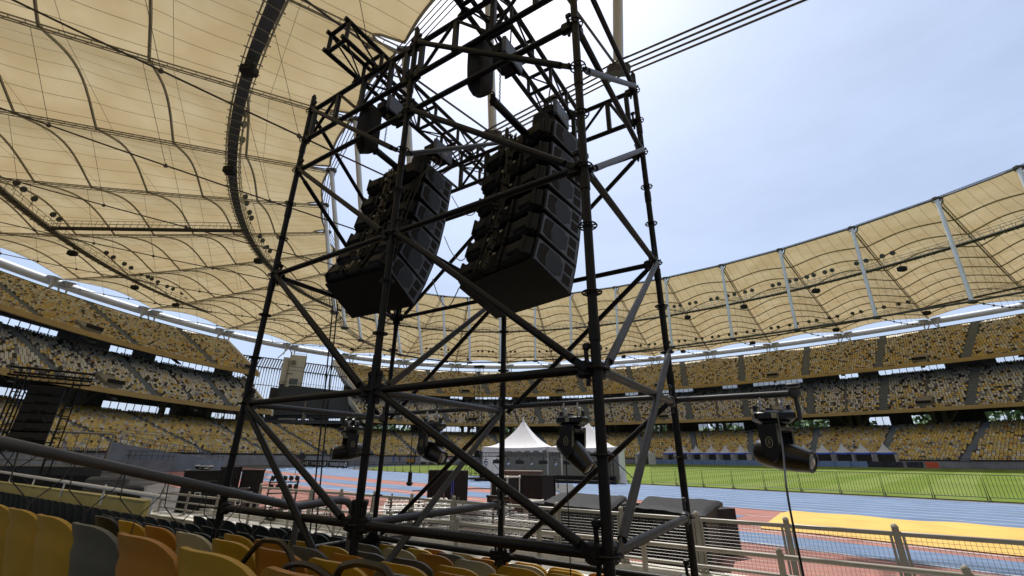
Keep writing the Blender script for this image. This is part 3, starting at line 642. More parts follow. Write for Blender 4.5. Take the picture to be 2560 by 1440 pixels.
# ------------------------------------------------------------------ box trusses on top
def box_truss(u, v0, v1, label, w=.34, h=.30, z=None):
    z = (Z0 + 5.03) if z is None else z; root = thing('box_truss', label, 'truss', TZ(u, (v0 + v1) / 2, z), 'box trusses across the top of the tower')
    ch = MB(); cs = [(u + a * w / 2, z + .05 + b * h) for a in (-1, 1) for b in (0, 1)]
    for uu, zz in cs: ch.tube(TZ(uu, v0, zz), TZ(uu, v1, zz), .03, 10)
    ch.build('chord', 'black', root, True)
    mb = MB(); n = int(round((v1 - v0 - .12) / .5)); st = (v1 - v0 - .12) / n
    for i in range(n + 1):
        v = v0 + .06 + st * i
        mb.tube(TZ(cs[0][0], v, cs[0][1]), TZ(cs[1][0], v, cs[1][1]), .025, 8); mb.tube(TZ(cs[2][0], v, cs[2][1]), TZ(cs[3][0], v, cs[3][1]), .025, 8)
        mb.tube(TZ(cs[0][0], v, cs[0][1]), TZ(cs[2][0], v, cs[2][1]), .025, 8); mb.tube(TZ(cs[1][0], v, cs[1][1]), TZ(cs[3][0], v, cs[3][1]), .025, 8)
        if i < n:
            for a, b in ((0, 1), (2, 3)):
                p, q = (a, b) if i % 2 else (b, a); mb.tube(TZ(cs[p][0], v, cs[p][1]), TZ(cs[q][0], v + st, cs[q][1]), .012, 6)
            p, q = (0, 2) if i % 2 else (2, 0); mb.tube(TZ(cs[p][0], v, cs[p][1]), TZ(cs[q][0], v + st, cs[q][1]), .01, 6)
    mb.build('lacing', 'black', root, True)
    for v in (0, 2):
        for uu, zz in (cs[0], cs[2]):
            mb = MB(); c = TZ(uu, v, zz - .03); mb.box(c, .09, .09, .11, (TU, TV, Vector((0, 0, 1))), .02); mb.tube(c + TU * .06, c - TU * .06, .03, 8); mb.box(c - TU * .07 - Vector((0, 0, .03)), .03, .05, .07, (TU, TV, Vector((0, 0, 1)))); mb.build('clamp', 'black', root, True)
    return root
box_truss(-2.86, -.52, 2.75, 'black box truss end jutting over the left bay of the tower')
box_truss(-1.10, -.62, 2.45, 'black box truss over the right bay, above the nearer speakers')

# ------------------------------------------------------------------ hanging loudspeakers
def arr(q, sc_=.9):
    X, Y, Z, psi, th0, a, b, hf, hr, D, W, sg = q; hr = .30; back = Vector((math.sin(psi), math.cos(psi), 0)); side = Vector((back.y, -back.x, 0)) * sg; F = Vector((X, Y, Z)); o = []; tr_ = lambda P: P * sc_ + Vector((0, 0, EYE))
    up3 = Vector((0, 0, 1))
    for i in range(6):
        th = th0 + a * i + b * i * i; bk = back * math.cos(th) + up3 * math.sin(th); up = -back * math.sin(th) + up3 * math.cos(th)
        Fb = F - up * hf; mid = F - up * hf / 2 + bk * D; o.append((tr_(F - up * .004), tr_(Fb + up * .004), tr_(mid - up * hr / 2), tr_(mid + up * hr / 2), up, bk)); F = Fb
    return o, side, W * sc_
def line_array(q, label, hook, ubar):
    cabs, side, W = arr(q); ft, fb, rb, rt, up, bk = cabs[0]
    root = thing('line_array', label, 'loudspeaker', (ft + rt) / 2 + side * W / 2, 'hanging loudspeaker arrays')
    for i, (ft, fb, rb, rt, up, bk) in enumerate(cabs):
        mb = MB(); body = [ft, fb, rb, rt]; mb.prism(body, side * W)
        cab_ = mb.build('cabinet', 'cab', root)
        # side panel frame, grilles and black shapes for the recessed ports
        o = -side * .007
        def P(a, b, k=1.0): return (rb.lerp(fb, a)).lerp(rt.lerp(ft, a), b) + o * k
        mb = MB(); mb.prism([P(.03, .05), P(.97, .05), P(.97, .95), P(.03, .95)], -o * .9); mb.build('side_panel', 'cabside', cab_)
        mb = MB()
        def pol(pts): mb.prism([P(a, b, 1.45) for a, b in pts], -o * .4)
        mb.cur = 0; pol([(.07, .2), (.16, .12), (.3, .12), (.25, .5), (.3, .9), (.12, .88), (.07, .78)])
        mb.cur = 1; pol([(.32, .12), (.55, .12), (.62, .24), (.665, .26), (.665, .76), (.62, .78), (.55, .9), (.32, .9), (.275, .5)])
        mb.cur = 0; pol([(.71, .14), (.90, .17), (.90, .47), (.71, .46)]); pol([(.71, .56), (.90, .56), (.90, .85), (.71, .88)])  # proud black shapes colour in the shade of two handle ports
        mb.build('side_grille_and_ports', ['blackmat', MT.get('mesh') or MT.setdefault('mesh', mat('blue_grey_mesh', (.02, .027, .038), .55, .2, .5, 120))], cab_)
        # rear covers: two bulky mouldings and the cable loom between them
        mb = MB(); rc = (rb + rt) / 2; hgt = (rt - rb).length; upv = (rt - rb).normalized()
        for a0, a1 in ((.02, .40), (.60, .98)):
            c = rc + side * W * (a0 + a1) / 2 + bk * .03; w = W * (a1 - a0)
            mb.box(c, w, .10, hgt * .98, (side, bk, upv), .035); mb.box(c + bk * .045 + side * w * .1 * (1 if a0 > .5 else -1), w * .55, .07, hgt * .62, (side, bk, upv), .03)
            for s_ in (-.36, .36): mb.box(c + bk * .06 + side * w * s_, .03, .05, hgt * .8, (side, bk, upv), .008)
        mb.box(rc + side * W * .5 + bk * .03, W * .2, .07, max(.1, hgt * .9), (side, bk, upv), .015); mb.build('rear_cover', 'cab', cab_)
        mb = MB(); mb.box(rc + side * W * .41 + bk * .125, .035, .006, .025, (side, bk, upv)); mb.box(rc + side * W * .59 + bk * .12 - upv * .03, .03, .006, .035, (side, bk, upv)); mb.build('sticker', 'label', cab_)
    mb = MB()
    for j in range(5):
        pts = []
        for i, (ft, fb, rb, rt, up, bk) in enumerate(cabs):
            for P_ in (rt, rb): pts.append(P_ + bk * (.11 + .02 * random.random()) + side * W * (.45 + .025 * j + .02 * random.random()))
        mb.path(pts, .009, 5)
    for i, (ft, fb, rb, rt, up, bk) in enumerate(cabs):
        for _ in range(6): c = rb.lerp(rt, random.random()) + side * W * random.uniform(.44, .56) + bk * .13; mb.tube(c, c + bk * .03 + side * random.uniform(-.02, .02), .012, 6); mb.box(c, .035, .03, .03, bev=.006)
    mb.build('cable_loom', 'plastic', root, True)
    # fly frame and extension bar
    ft, fb, rb, rt, up, bk = cabs[0]; mb = MB()
    for f in (.28, .72): mb.tube(ft + side * W * f + up * .03, rt + side * W * f + up * .06 , .02, 6)
    cc = (ft + rt) / 2 + side * W * .5 + up * .08; fr_ = ft + side * W * .5 + up * .08
    mb.box(cc, W * .55, (ft - rt).length, .05, (side, bk, up)); mb.tube(hook, fr_, .045, 8)
    mb.box(hook, .05, .05, .12); mb.torus(hook + Vector((0, 0, .08)), side, .03, .008, 12, 5); mb.build('fly_frame', 'black', root, True)
    return root, fr_
def hoist(u, v, ztop, zm, bagu, bagv, zb0, zb1, zh, label, ucase=0):
    root = thing('chain_hoist', label, 'hoist', TZ(u, v, zm), 'chain hoists under the box trusses'); up = Vector((0, 0, 1)); ax = (TU, TV, up)
    mb = MB(); c = TZ(u, v, zm); mb.box(c, .20, .34, .17, ax, .03); mb.box(c + TV * .19, .17, .03, .15, ax, .01); mb.build('motor_body', 'cab', root)
    mb = MB(); mb.box(c + TU * .125 + TV * .02, .06, .40, .26, ax, .025); mb.build('control_box', 'cabside', root)
    mb = MB(); mb.box(c + TU * .158 + TV * .05 - up * .03, .004, .06, .035, ax); mb.box(c - up * .088 - TV * .05, .06, .05, .004, ax); mb.build('type_plate', 'label', root)
    mb = MB(); mb.torus(c + up * .13, TU, .035, .009, 12, 5); mb.tube(c + up * .14, TZ(u, v, ztop), .011, 6)
    z = zm - .1
    while z > zh: mb.torus(TZ(u, v - .03, z), TU if int(z * 40) % 2 else TV, .012, .004, 6, 4); z -= .026
    mb.build('chain', 'galv_and_lit', root, True)
    mb = MB(); b = TZ(bagu, bagv, 0); prof = []
    for (zz, s) in ((zb1, .9), (zb1 - .08, 1.0), (lerp(zb0, zb1, .5), 1.04), (zb0 + .12, 1.0), (zb0 + .06, .82), (zb0, .45)): prof.append((zz, s))
    n = 16; vs = []
    for zz, s in prof:
        for k in range(n):
            t_ = 2 * math.pi * k / n; r_ = .105 * s * (1 + .05 * math.sin(3 * t_ + zz * 9)); cx_, cy_ = math.cos(t_), math.sin(t_); vs.append(b + TU * math.copysign(abs(cx_) ** .5, cx_) * r_ + TV * math.copysign(abs(cy_) ** .5, cy_) * r_ * 1.15 + up * (zz + (.05 * cy_ if s < .5 else 0)))
    m_ = len(prof); mb.add(vs, [(i * n + k, i * n + (k + 1) % n, (i + 1) * n + (k + 1) % n, (i + 1) * n + k) for i in range(m_ - 1) for k in range(n)] + [tuple(range(n)), tuple(range((m_ - 1) * n, m_ * n))])
    mb.tube(b + up * zb1 + TV * .08, c - up * .06, .014, 6); mb.build('chain_bag', 'blackmat', root, True)
qR = [0.9921, 4.8077, 3.9701, 3.9398, 0.152, -0.0121, 0.0094, 0.3938, 0.2462, 0.6656, 1.2108, 1.0]
qL = [-1.0192, 6.1828, 4.2911, 3.6615, 0.1205, 0.0219, 0.0101, 0.4122, 0.0772, 0.6504, 1.2071, 1.0]
rA, fR = line_array(qR, 'larger and nearer black loudspeaker array, hanging in the right bay of the scaffold', TZ(-1.1, .34, 5.43), 0)
rB, fL = line_array(qL, 'farther black loudspeaker array, hanging in the left bay of the scaffold', TZ(-2.86, .30, 5.50), 0)
hoist(-1.1, .50, 6.42, 6.16, -1.12, .13, 5.33, 5.98, 5.52, 'black chain hoist with long chain bag at the nearer end of the right truss')
hoist(-1.0, 1.55, 6.42, 6.10, -1.05, 1.38, 5.52, 5.98, 5.6, 'yellow-marked black chain hoist directly over the nearer speakers')
hoist(-2.82, .42, 6.42, 6.16, -2.86, .16, 5.36, 6.02, 5.62, 'black chain hoist with chain bag at the left truss, beside the front girder')
hoist(-2.80, 1.30, 6.42, 6.08, -2.90, 1.14, 5.62, 5.98, 5.6, 'black chain hoist hung with tangled wires over the farther speakers')
def wire(name, label, pts, r=.006, m='plastic', n=24, sag=0):
    pts = [Vector(p) for p in pts]; P_ = []
    for i in range(len(pts) - 1):
        for j in range(8):
            t = j / 8; p0 = pts[max(i - 1, 0)]; p1 = pts[i]; p2 = pts[i + 1]; p3 = pts[min(i + 2, len(pts) - 1)]
            P_.append(.5 * ((2 * p1) + (p2 - p0) * t + (2 * p0 - 5 * p1 + 4 * p2 - p3) * t * t + (3 * p1 - p0 - 3 * p2 + p3) * t ** 3))
    P_.append(pts[-1]); mb = MB(); mb.path(P_, r, 5); return tag(mb.build(name, m, None, True), label, 'cable')
cR, sR, WR = arr(qR); cL, sL, WL = arr(qL)
for j, i in ((0, 0), (1, 2), (2, 4)):
    a = cL[i][0] - Vector((0, 0, .2)); b = cR[min(5, i + 1)][2] + sR * WR
    wire('speaker_cable', ['black cable sagging between the tops of the two speaker arrays', 'black cable sagging between the middles of the two speaker arrays', 'black cable sagging between the bottoms of the two speaker arrays'][j], [a, a.lerp(b, .35) - Vector((0, 0, .22)), a.lerp(b, .7) - Vector((0, 0, .26)), b], .006)
for k in range(3):
    a = TZ(-2.8 + .03 * k, 1.25, 6.3); wire('speaker_cable', ['thin black wire hanging over the side of the farther speakers', 'thick black wire hanging beside the farther speakers', 'looped black wire hanging down behind the farther speakers'][k], [a, a + Vector((.05 * k, -.1, -.5)), cL[1][3] + sL * .05 * k + Vector((0, -.1, 0)), cL[3][3] + sL * (.1 + .1 * k) + Vector((0, -.12, -.1)), cL[4][2] + sL * .1 * k + Vector((0, -.1, -.2))], .006)
wire('rope', 'left of two black ropes dropping down the left bay of the scaffold', [TZ(-4.95, 1.5, 4.16), TZ(-4.8, 1.5, 2.8), TZ(-4.62, 1.5, .9)], .011)
wire('rope', 'right of two black ropes dropping down the left bay of the scaffold', [TZ(-4.83, 1.5, 4.16), TZ(-4.70, 1.5, 2.8), TZ(-4.5, 1.5, .9)], .011)

# ------------------------------------------------------------------ moving-head lamps
def moving_head(u, v, z, yaw, aim, tilt, label, s=1.0):
    """base under the bar, yoke turned by pan, head tilted"""
    root = thing('moving_head_light', label, 'stage light', TZ(u, v, z), 'moving-head lamps under the scaffold bar'); up = Vector((0, 0, 1)); o = TZ(u, v, z)
    X = (TU * math.cos(yaw) + TV * math.sin(yaw)); Y = up.cross(X)
    mb = MB(); c = o - up * .17 * s; mb.box(c, .34 * s, .24 * s, .10 * s, (X, Y, up), .025 * s); mb.box(c - up * .055 * s, .24 * s, .2 * s, .03 * s, (X, Y, up), .01)
    for a in (-.14, .14): mb.box(c + X * a * s + up * .075 * s, .035 * s, .05 * s, .07 * s, (X, Y, up), .008)
    mb.tube(c + up * .05 * s - X * .02, c + up * .075 * s - X * .02, .035 * s, 10); b_ = mb.build('lamp_base', 'plastic', root, True)
    mb = MB(); mb.box(c - Y * .122 * s + X * -.01, .045 * s, .004, .045 * s, (X, Y, up)); mb.build('sticker', 'label', b_)
    for a in (-.09, .09):
        mb = MB(); q = o + X * a * s; mb.torus(q + up * .0, X, .034, .011, 14, 6); mb.tube(q - up * .035, q - up * .1, .012, 8); mb.box(q - up * .045, .03, .06, .025, (X, Y, up), .006); mb.tube(q - Y * .03 - up * .02, q - Y * .08 - up * .03, .009, 6); mb.build('clamp', 'chrome', root, True)
    PY = Vector((math.sin(aim), math.cos(aim), 0)); PX = PY.cross(up); top = c - up * .075 * s; ax_c = top - up * .27 * s
    mb = MB(); mb.box(top - up * .035 * s, .34 * s, .19 * s, .08 * s, (PX, PY, up), .03 * s)
    for sg in (-1, 1):
        arm = [(-.085, .0), (.085, .0), (.075, -.2), (.05, -.30), (0, -.33), (-.05, -.30), (-.075, -.2)]
        mb.prism([top + PX * (.135 * sg * s) + PY * a * s + up * b * s for a, b in arm], PX * .045 * s * sg)
    yk = mb.build('yoke', 'plastic', root, True)
    for sg in (-1, 1):
        mb = MB(); cc = top + PX * (.1815 * sg * s) - up * .16 * s; Zr = up; n = 20
        mb.path([cc + PY * .028 * s * math.cos(t_) + Zr * .045 * s * math.sin(t_) for t_ in [2 * math.pi * i / n for i in range(n)]], .0028, 5, closed=True)
        for dz in (-.018, -.006, .006, .018): mb.tube(cc + Zr * dz * s - PY * .009 * s, cc + Zr * (dz + .004) * s + PY * .009 * s, .003, 4)
        mb.build('oval_badge', 'label', yk)
    D = (PY * math.cos(tilt) + up * math.sin(tilt)).normalized()
    mb = MB(); mb.lathe(ax_c - D * .20 * s, D, [(-.02, .05 * s), (0, .10 * s), (.05 * s, .122 * s), (.2 * s, .128 * s), (.34 * s, .112 * s), (.44 * s, .094 * s), (.455 * s, .096 * s), (.463 * s, .09 * s), (.44 * s, .07 * s)], 24); hd = mb.build('head', 'plastic', root, True)
    mb = MB(); mb.lathe(ax_c + D * .243 * s, D, [(0, .073 * s), (.012, .062 * s), (.02, .03 * s)], 24); mb.build('lens', 'glass', hd, True)
    return root
moving_head(.82, 2.06, Z0 + 1.0, R(12), R(143), R(-12), 'black moving-head lamp at the right end of the bar, aimed right', .93)
moving_head(-1.1, 2.03, Z0 + 1.03, R(0), R(125), R(-44), 'black moving-head lamp in front of the white marquees', .93)
moving_head(-3.13, 2.03, Z0 + 1.03, R(0), R(128), R(-20), 'black moving-head lamp second from the left on the bar', .93)
moving_head(-4.75, 2.03, Z0 + 1.03, R(0), R(236), R(-8), 'black moving-head lamp at the left end of the bar, pointing left', .93)
wire('power_cable', 'thin black cable dropping from the rightmost lamp over the fence', [TZ(.86, 1.94, Z0 + .86), TZ(.86, 1.6, 2.0), TZ(.85, 1.0, 1.7), TZ(.85, .95, 1.25), TZ(.85, .95, .6)], .007)
wire('power_cable', 'thin black cable dropping from the lamp before the marquees', [TZ(-1.12, 1.95, Z0 + .86), TZ(-1.12, 1.88, 1.9), TZ(-1.1, 1.85, 1.3), TZ(-1.08, 1.8, .5)], .006)
wire('power_cable', 'black cable with a plug hanging between the two left lamps', [TZ(-3.5, 2.05, Z0 + 1.0), TZ(-3.49, 2.04, Z0 + .6), TZ(-3.47, 2.04, Z0 + .3)], .006)
mb = MB(); mb.box(TZ(-3.47, 2.04, Z0 + .24), .05, .05, .14, bev=.015); mb.box(TZ(-3.47, 2.04, Z0 + .16), .08, .07, .06, bev=.02); tag(mb.build('power_plug', 'plastic'), 'black plug dangling on its cable left of a lamp', 'plug')

MT['bar'] = mat('dark_grey_barrier_steel', (.05, .052, .055), .45, .3, .1, 5)
ords = ['first', 'second', 'third', 'fourth', 'fifth', 'sixth', 'seventh', 'eighth', 'ninth', 'tenth']
def onum(c):
    if c <= 10: return ords[c - 1]
    return '%dth' % c if c % 10 not in (1, 2, 3) or c in (11, 12, 13) else '%d%s' % (c, {1: 'st', 2: 'nd', 3: 'rd'}[c % 10])
# ------------------------------------------------------------------ near stand: seats, wall, fences
UP = Vector((0, 0, 1)); TAX = (TU, TV, UP)
rowv = [-1.58, -.86, -.13, .60, 1.33, 2.06, 2.79]; rowz = [1.585, 1.42, 1.26, 1.11, 1.0, .86, .72]
ter = MB()
for i, (v, z) in enumerate(zip(rowv, rowz)):
    f = z - .86; ter.box(TZ(-8, v - .1, f / 2 - .35), 34, .73, f + .7, TAX)
ter.box(TZ(-8, -3.0, .05), 34, 2.1, 1.4, TAX)
near = thing('near_terrace', 'grey concrete terrace steps under the nearest seat rows', 'terrace', TZ(-8, 0, 0)); ter.build('step', 'concd', near)
def seat_mesh():
    mb = MB(); nu, nw = 14, 12; Wd, Hh = .245, .50
    def shp(a, w, off):
        x = a * Wd * (1 - .10 * (1 - w) ** 2 - .05 * max(0, (w - .8) / .2) ** 2); top = 1 - .13 * abs(a) ** 4; zz = -.50 + Hh * w * top
        y = .085 * a * a + .10 * (1 - w) ** 1.3 - .02; lip = .018 * max(0, (w - .86) / .14); arc = max(abs(a) ** 1.3, (w * 1.02)); g = .007 * math.exp(-((arc - .74) / .035) ** 2) - .005 * math.exp(-((arc - .85) / .04) ** 2)
        return Vector((x, y + off - lip - g * (1 if off < 0 else 0), zz))
    F = [shp(-1 + 2 * i / nu, j / nw, .0) for j in range(nw + 1) for i in range(nu + 1)]; B = [shp(-1 + 2 * i / nu, j / nw, -.022) for j in range(nw + 1) for i in range(nu + 1)]
    n = nu + 1; m = len(F); fs = []
    for j in range(nw):
        for i in range(nu):
            a = j * n + i; fs.append((a, a + n, a + n + 1, a + 1)); fs.append((m + a, m + a + 1, m + a + n + 1, m + a + n))
    for j in range(nw): fs.append((j * n, m + j * n, m + j * n + n, j * n + n)); fs.append((j * n + nu, j * n + n + nu, m + j * n + n + nu, m + j * n + nu))
    for i in range(nu): fs.append((nw * n + i, m + nw * n + i, m + nw * n + i + 1, nw * n + i + 1))
    mb.add(F + B, fs); return mb
def pan_mesh():
    mb = MB(); mb.box((0, .26, -.47), .40, .38, .05, bev=.02); mb.box((0, .0, -.56), .06, .1, .2); return mb
seat_cols = {'yellow': (.48, .285, .02), 'orange': (.40, .175, .016), 'grey': (.10, .10, .078), 'beige': (.42, .38, .24), 'black': (.012, .017, .015)}
smat = {k: mat(k + '_seat_plastic', c, .42 if k != 'black' else .5, 0, .10, 5, .12) for k, c in seat_cols.items()}
protos = {}
for k in seat_cols:
    r = thing('stadium_seat', 'x', 'seat', (0, 0, 0)); o = seat_mesh().build('backrest', smat[k], None, True); o.parent = r; p_ = pan_mesh().build('seat_pan', smat[k], None, False); p_.parent = r; protos[k] = r
used = set(); RZ = math.atan2(TU.y, TU.x)
row_word = ['nearest row', 'second row', 'third row', 'fourth row', 'fifth row', 'sixth row', 'front row by the wall']
patt = {0: ['yellow', 'grey', 'orange', 'yellow', 'orange', 'yellow', 'grey'], 1: ['yellow', 'orange', 'beige', 'yellow', 'orange', 'yellow', 'grey', 'orange'], 2: ['yellow', 'orange', 'grey', 'orange', 'yellow', 'orange', 'yellow', 'orange']}
cand = []
for i, (v, z_) in enumerate(zip(rowv, rowz)):
    u0 = {0: -2.67, 1: -3.64, 2: -3.40}.get(i, -2.9 + .13 * i); st = .58 if i == 0 else .50
    n0 = {0: -6, 1: -9, 2: -24, 3: -34, 4: -44, 5: -14, 6: -10}[i]; n1 = {0: 7, 1: 10, 2: 8, 3: 8, 4: 8, 5: 8, 6: 6}[i]
    for j in range(n0, n1):
        u = u0 + st * j; z = z_
        if abs(u - 0) < .01: continue
        dark = (i == 1 and u < -3.9) or (i >= 2 and u < -3.75 - .0 * i)
        if dark and u < {1: -4.5, 2: -5.6, 3: -8.6, 4: -24}.get(i, -9): continue
        if dark and i in (2, 3, 4): z = z - .09
        if dark: k = 'black'
        elif i in patt and 0 <= j < len(patt[i]): k = patt[i][j]
        else: k = ['yellow', 'orange', 'yellow', 'orange', 'yellow', 'beige', 'yellow', 'grey', 'orange'][int(hsh(i + 1, j + 50) * 9)]
        cand.append((i, u, v, z, k))
cnt = {}
for (i, u, v, z, k) in cand:
    key = (i, k); cnt[key] = cnt.get(key, 0) + 1
    c = cnt[key]
    lab = '%s plastic seat, %s %s one from the left in the %s' % (k, onum(c), k, row_word[i])
    grp = 'plastic seats of the near stand'
    if k in used: o = copy_thing(protos[k], TZ(u, v, z), RZ, lab, grp)
    else: o = protos[k]; o.location = TZ(u, v, z); o.rotation_euler.z = RZ; o['label'] = lab; o['group'] = grp; used.add(k)
    if i == 0: o.scale = (1.17, 1.05, 1.1)
    else: o.scale = (1.0, 1, 1)
# black hoses looping over the seats
wire('hose', 'black hose looping over the seats just below the scaffold', [TZ(-1.95, -1.0, 1.10), TZ(-1.87, -.9, 1.33), TZ(-1.74, -.9, 1.44), TZ(-1.63, -.9, 1.46), TZ(-1.51, -.9, 1.45), TZ(-1.40, -.9, 1.36), TZ(-1.33, -.95, 1.1)], .0155)
wire('hose', 'black hose arching up between seats at the bottom edge', [TZ(-.74, -1.2, 1.25), TZ(-.68, -1.2, 1.46), TZ(-.6, -1.2, 1.51), TZ(-.48, -1.2, 1.52), TZ(-.38, -1.2, 1.49), TZ(-.3, -1.2, 1.3)], .0155)
wire('hose', 'low black hose lying behind the second row of seats', [TZ(-1.5, -.95, 1.26), TZ(-1.38, -.95, 1.37), TZ(-1.2, -.95, 1.40), TZ(-1.0, -.95, 1.36)], .0155)
# low wall with cap and paved strip behind
wl = thing('low_wall', 'long low cream wall with a worn white top below the post-and-rail fence', 'wall', TZ(-4, 4.75, 0))
mb = MB(); mb.box(TZ(-4.5, 4.6, .03), 27, .42, .30, TAX); mb.build('wall_face', 'wall', wl)
mb = MB(); mb.box(TZ(-4.5, 4.62, .192), 27, .56, .03, TAX, .008); mb.build('wall_top', 'wallcap', wl)
mb = MB(); mb.box(TZ(-4.5, 6.55, .06), 27, .34, .12, TAX, .01); tag(mb.build('kerb', 'wallcap'), kind='structure')
mb = MB(); mb.add([TZ(-19, 2.6, .004), TZ(11, 2.6, .004), TZ(11, 6.9, .004), TZ(-19, 6.9, .004)], [(0, 1, 2, 3)]); tag(mb.build('path', MT['conc']), kind='structure')
def ball_post(mb, b, h, w=.075, d=.05, top=.1, ax=TAX):
    mb.box(b + UP * (h - .04) / 2, w, d, h - .04, ax, .012); mb.lathe(b + UP * (h - .05), (0, 0, 1), [(0, w * .5), (.02, w * .56), (.045, w * .42), (.06, w * .2)], 12)
f2 = thing('guard_fence', 'nearer warm-grey rail fence with ball-topped posts on the low wall', 'fence', TZ(-4, 4.75, .2))
us = [.49 + 1.76 * i for i in range(-10, 5)]
for u in us:
    mb = MB(); b = TZ(u, 4.75, .205); ball_post(mb, b, .645); mb.box(b + UP * .01, .2, .24, .016, TAX, .004)
    for a in (-.07, .07): mb.tube(b + TU * a - TV * .08, b + TU * a - TV * .08 + UP * .035, .012, 6)
    mb.build('post', 'rail', f2, True)
for dz, r in ((.55, .031), (.34, .02), (.14, .022)):
    for a, b in zip(us[:-1], us[1:]):
        mb = MB(); mb.tube(TZ(a + .02, 4.75, .205 + dz), TZ(b - .02, 4.75, .205 + dz), r, 12); mb.build('rail', 'rail', f2, True)
f1 = thing('mesh_fence', 'farther warm-grey fence with crimped wire mesh panels along the field', 'fence', TZ(-4, 6.5, 0))
us1 = [-.82 + 1.37 * i for i in range(-10, 6)]
for u in us1:
    mb = MB(); ball_post(mb, TZ(u, 6.5, 0), 1.05, .085, .05); mb.build('post', 'rail', f1, True)
for a, b in zip(us1[:-1], us1[1:]):
    mb = MB()
    for z, r in ((.93, .035), (.12, .028)): mb.box(TZ((a + b) / 2, 6.5, z), b - a - .05, .04, r * 1.8, TAX, .008)
    for x in (a + .07, b - .07): mb.box(TZ(x, 6.5, .53), .03, .03, .78, TAX)
    mb.build('rail', 'rail', f1, True)
    mb = MB(); x0, x1, z0, z1 = a + .09, b - .09, .15, .9; ph0 = random.random() * 6
    nx = int((x1 - x0) / .055); nz_ = int((z1 - z0) / .05)
    for i in range(nx + 1):
        x = x0 + (x1 - x0) * i / nx; mb.path([TZ(x + .009 * math.sin(j * math.pi + i * math.pi), 6.5, z0 + (z1 - z0) * j / (nz_)) for j in range(nz_ + 1)], .0026, 3, cap=False)
    for j in range(nz_ + 1):
        z = z0 + (z1 - z0) * j / nz_; mb.path([TZ(x0 + (x1 - x0) * i / nx, 6.5, z + .009 * math.sin(i * math.pi + j * math.pi)) for i in range(nx + 1)], .0026, 3, cap=False)
    mb.build('wire_mesh', 'wire', f1)
# return leg of the mesh fence at its left corner
mb = MB(); c0 = TZ(us1[0], 6.5, 0)
# big handrail down the aisle
hr = thing('handrail', 'thick dark grey handrail sloping down past the black seats', 'handrail', TZ(-3.31, 0, 1))
mb = MB(); mb.path([TZ(-3.31, -3.2, 2.3), TZ(-3.31, -1.79, 1.97), TZ(-3.31, .28, 1.46), TZ(-3.31, .36, 1.445), TZ(-3.31, .46, 1.45), TZ(-3.31, .84, 1.47), TZ(-3.31, .95, 1.45), TZ(-3.31, 1.02, 1.39), TZ(-3.31, 1.05, 1.30), TZ(-3.31, 1.05, .4)], .037, 14); mb.build('top_rail', 'pipe', hr, True)
for v, zt in ((.38, 1.45),):
    mb = MB(); mb.tube(TZ(-3.31, v, .35), TZ(-3.31, v, zt), .03, 12); mb.build('post', 'pipe', hr, True)
mb = MB(); x = -2.6; k = 0
while x < 1.0:
    zt = (1.97 - .245 * (x + 1.79)) if x < .36 else 1.46; zb = zt - .62; w = .34
    p = [TZ(-3.31, x, zt), TZ(-3.31, x + .02, zt - .2), TZ(-3.31, x + .15, zt - .34), TZ(-3.31, x + .15, zb)]; q = [TZ(-3.31, x + .3, zt - .03), TZ(-3.31, x + .27, zt - .2), TZ(-3.31, x + .15, zt - .34)]
    mb.path(p, .004, 5); mb.path(q, .004, 5); mb.path([TZ(-3.31, x + .15, zt - .5), TZ(-3.31, x + .3, zt - .62), TZ(-3.31, x + .32, zb - .1)], .004, 5); x += .3; k += 1
mb.build('wire_guard', 'bar', hr, True)
# yellow wall and white rail at the far left of the black seats
yw = thing('yellow_wall', 'low yellow wall ending the black seats at the left', 'wall', TZ(-15, 1.7, 0))
mb = MB(); mb.box(TZ(-18.2, 1.75, .52), 16, .12, 1.04, TAX, .02); mb.build('wall_face', 'ywall', yw)
mb = MB(); mb.box(TZ(-18.2, 1.75, 1.052), 16, .16, .024, TAX); mb.build('wall_top', 'ywall', yw)
wr = thing('white_handrail', 'thin white rail running above the yellow wall', 'handrail', TZ(-15, 1.8, 1.2))
mb = MB(); mb.path([TZ(-23, 1.95, 1.32), TZ(-8.7, 1.45, 1.2)], .04, 10); mb.build('top_rail', 'white', wr, True)
mb = MB()
for u in (-21, -18, -15, -12, -9.3): mb.tube(TZ(u, 1.95 - (u + 23) * .035, .9), TZ(u, 1.95 - (u + 23) * .035, 1.3), .02, 8)
mb.build('post', 'white', wr, True)

# ------------------------------------------------------------------ things on the field
def axes(deg): a = R(deg); X = Vector((math.cos(a), math.sin(a), 0)); return (X, UP.cross(X), UP)
SAX = (SU, SN * -1 if False else UP.cross(SU), UP)
# crowd barriers along the pitch
proto_b = None
def barrier(loc, rz, label, grp, m='wirebar', h=1.28, w=2.06, proto=None):
    global proto_b
    if proto is None and proto_b is not None: return copy_thing(proto_b, loc, rz, label, grp)
    r = thing('crowd_barrier', label, 'barrier', (0, 0, 0), grp)
    mb = MB(); a, b = -w / 2, w / 2
    mb.path([(a, 0, .06), (a, 0, h), (b, 0, h), (b, 0, .06)], .021, 6); mb.tube((a, 0, .2), (b, 0, .2), .017, 6); o = mb.build('frame', 'bar', None, False); o.parent = r
    mb = MB(); n = 14
    for i in range(1, n): x = a + w * i / n; mb.tube((x, 0, .2), (x, 0, h), .0095, 4, cap=False)
    o = mb.build('bars', 'bar', None); o.parent = r
    for x in (a + .02, b - .02):
        mb = MB(); mb.box((x, 0, .03), .05, .5, .03); mb.tube((x, -.2, .03), (x, 0, .22), .015, 4); o = mb.build('foot', 'bar', None); o.parent = r
    r.location = loc; r.rotation_euler.z = rz; proto_b = r; return r
rzS = math.atan2(SU.y, SU.x)
i = 0; s = -9.0; lab_n = 0
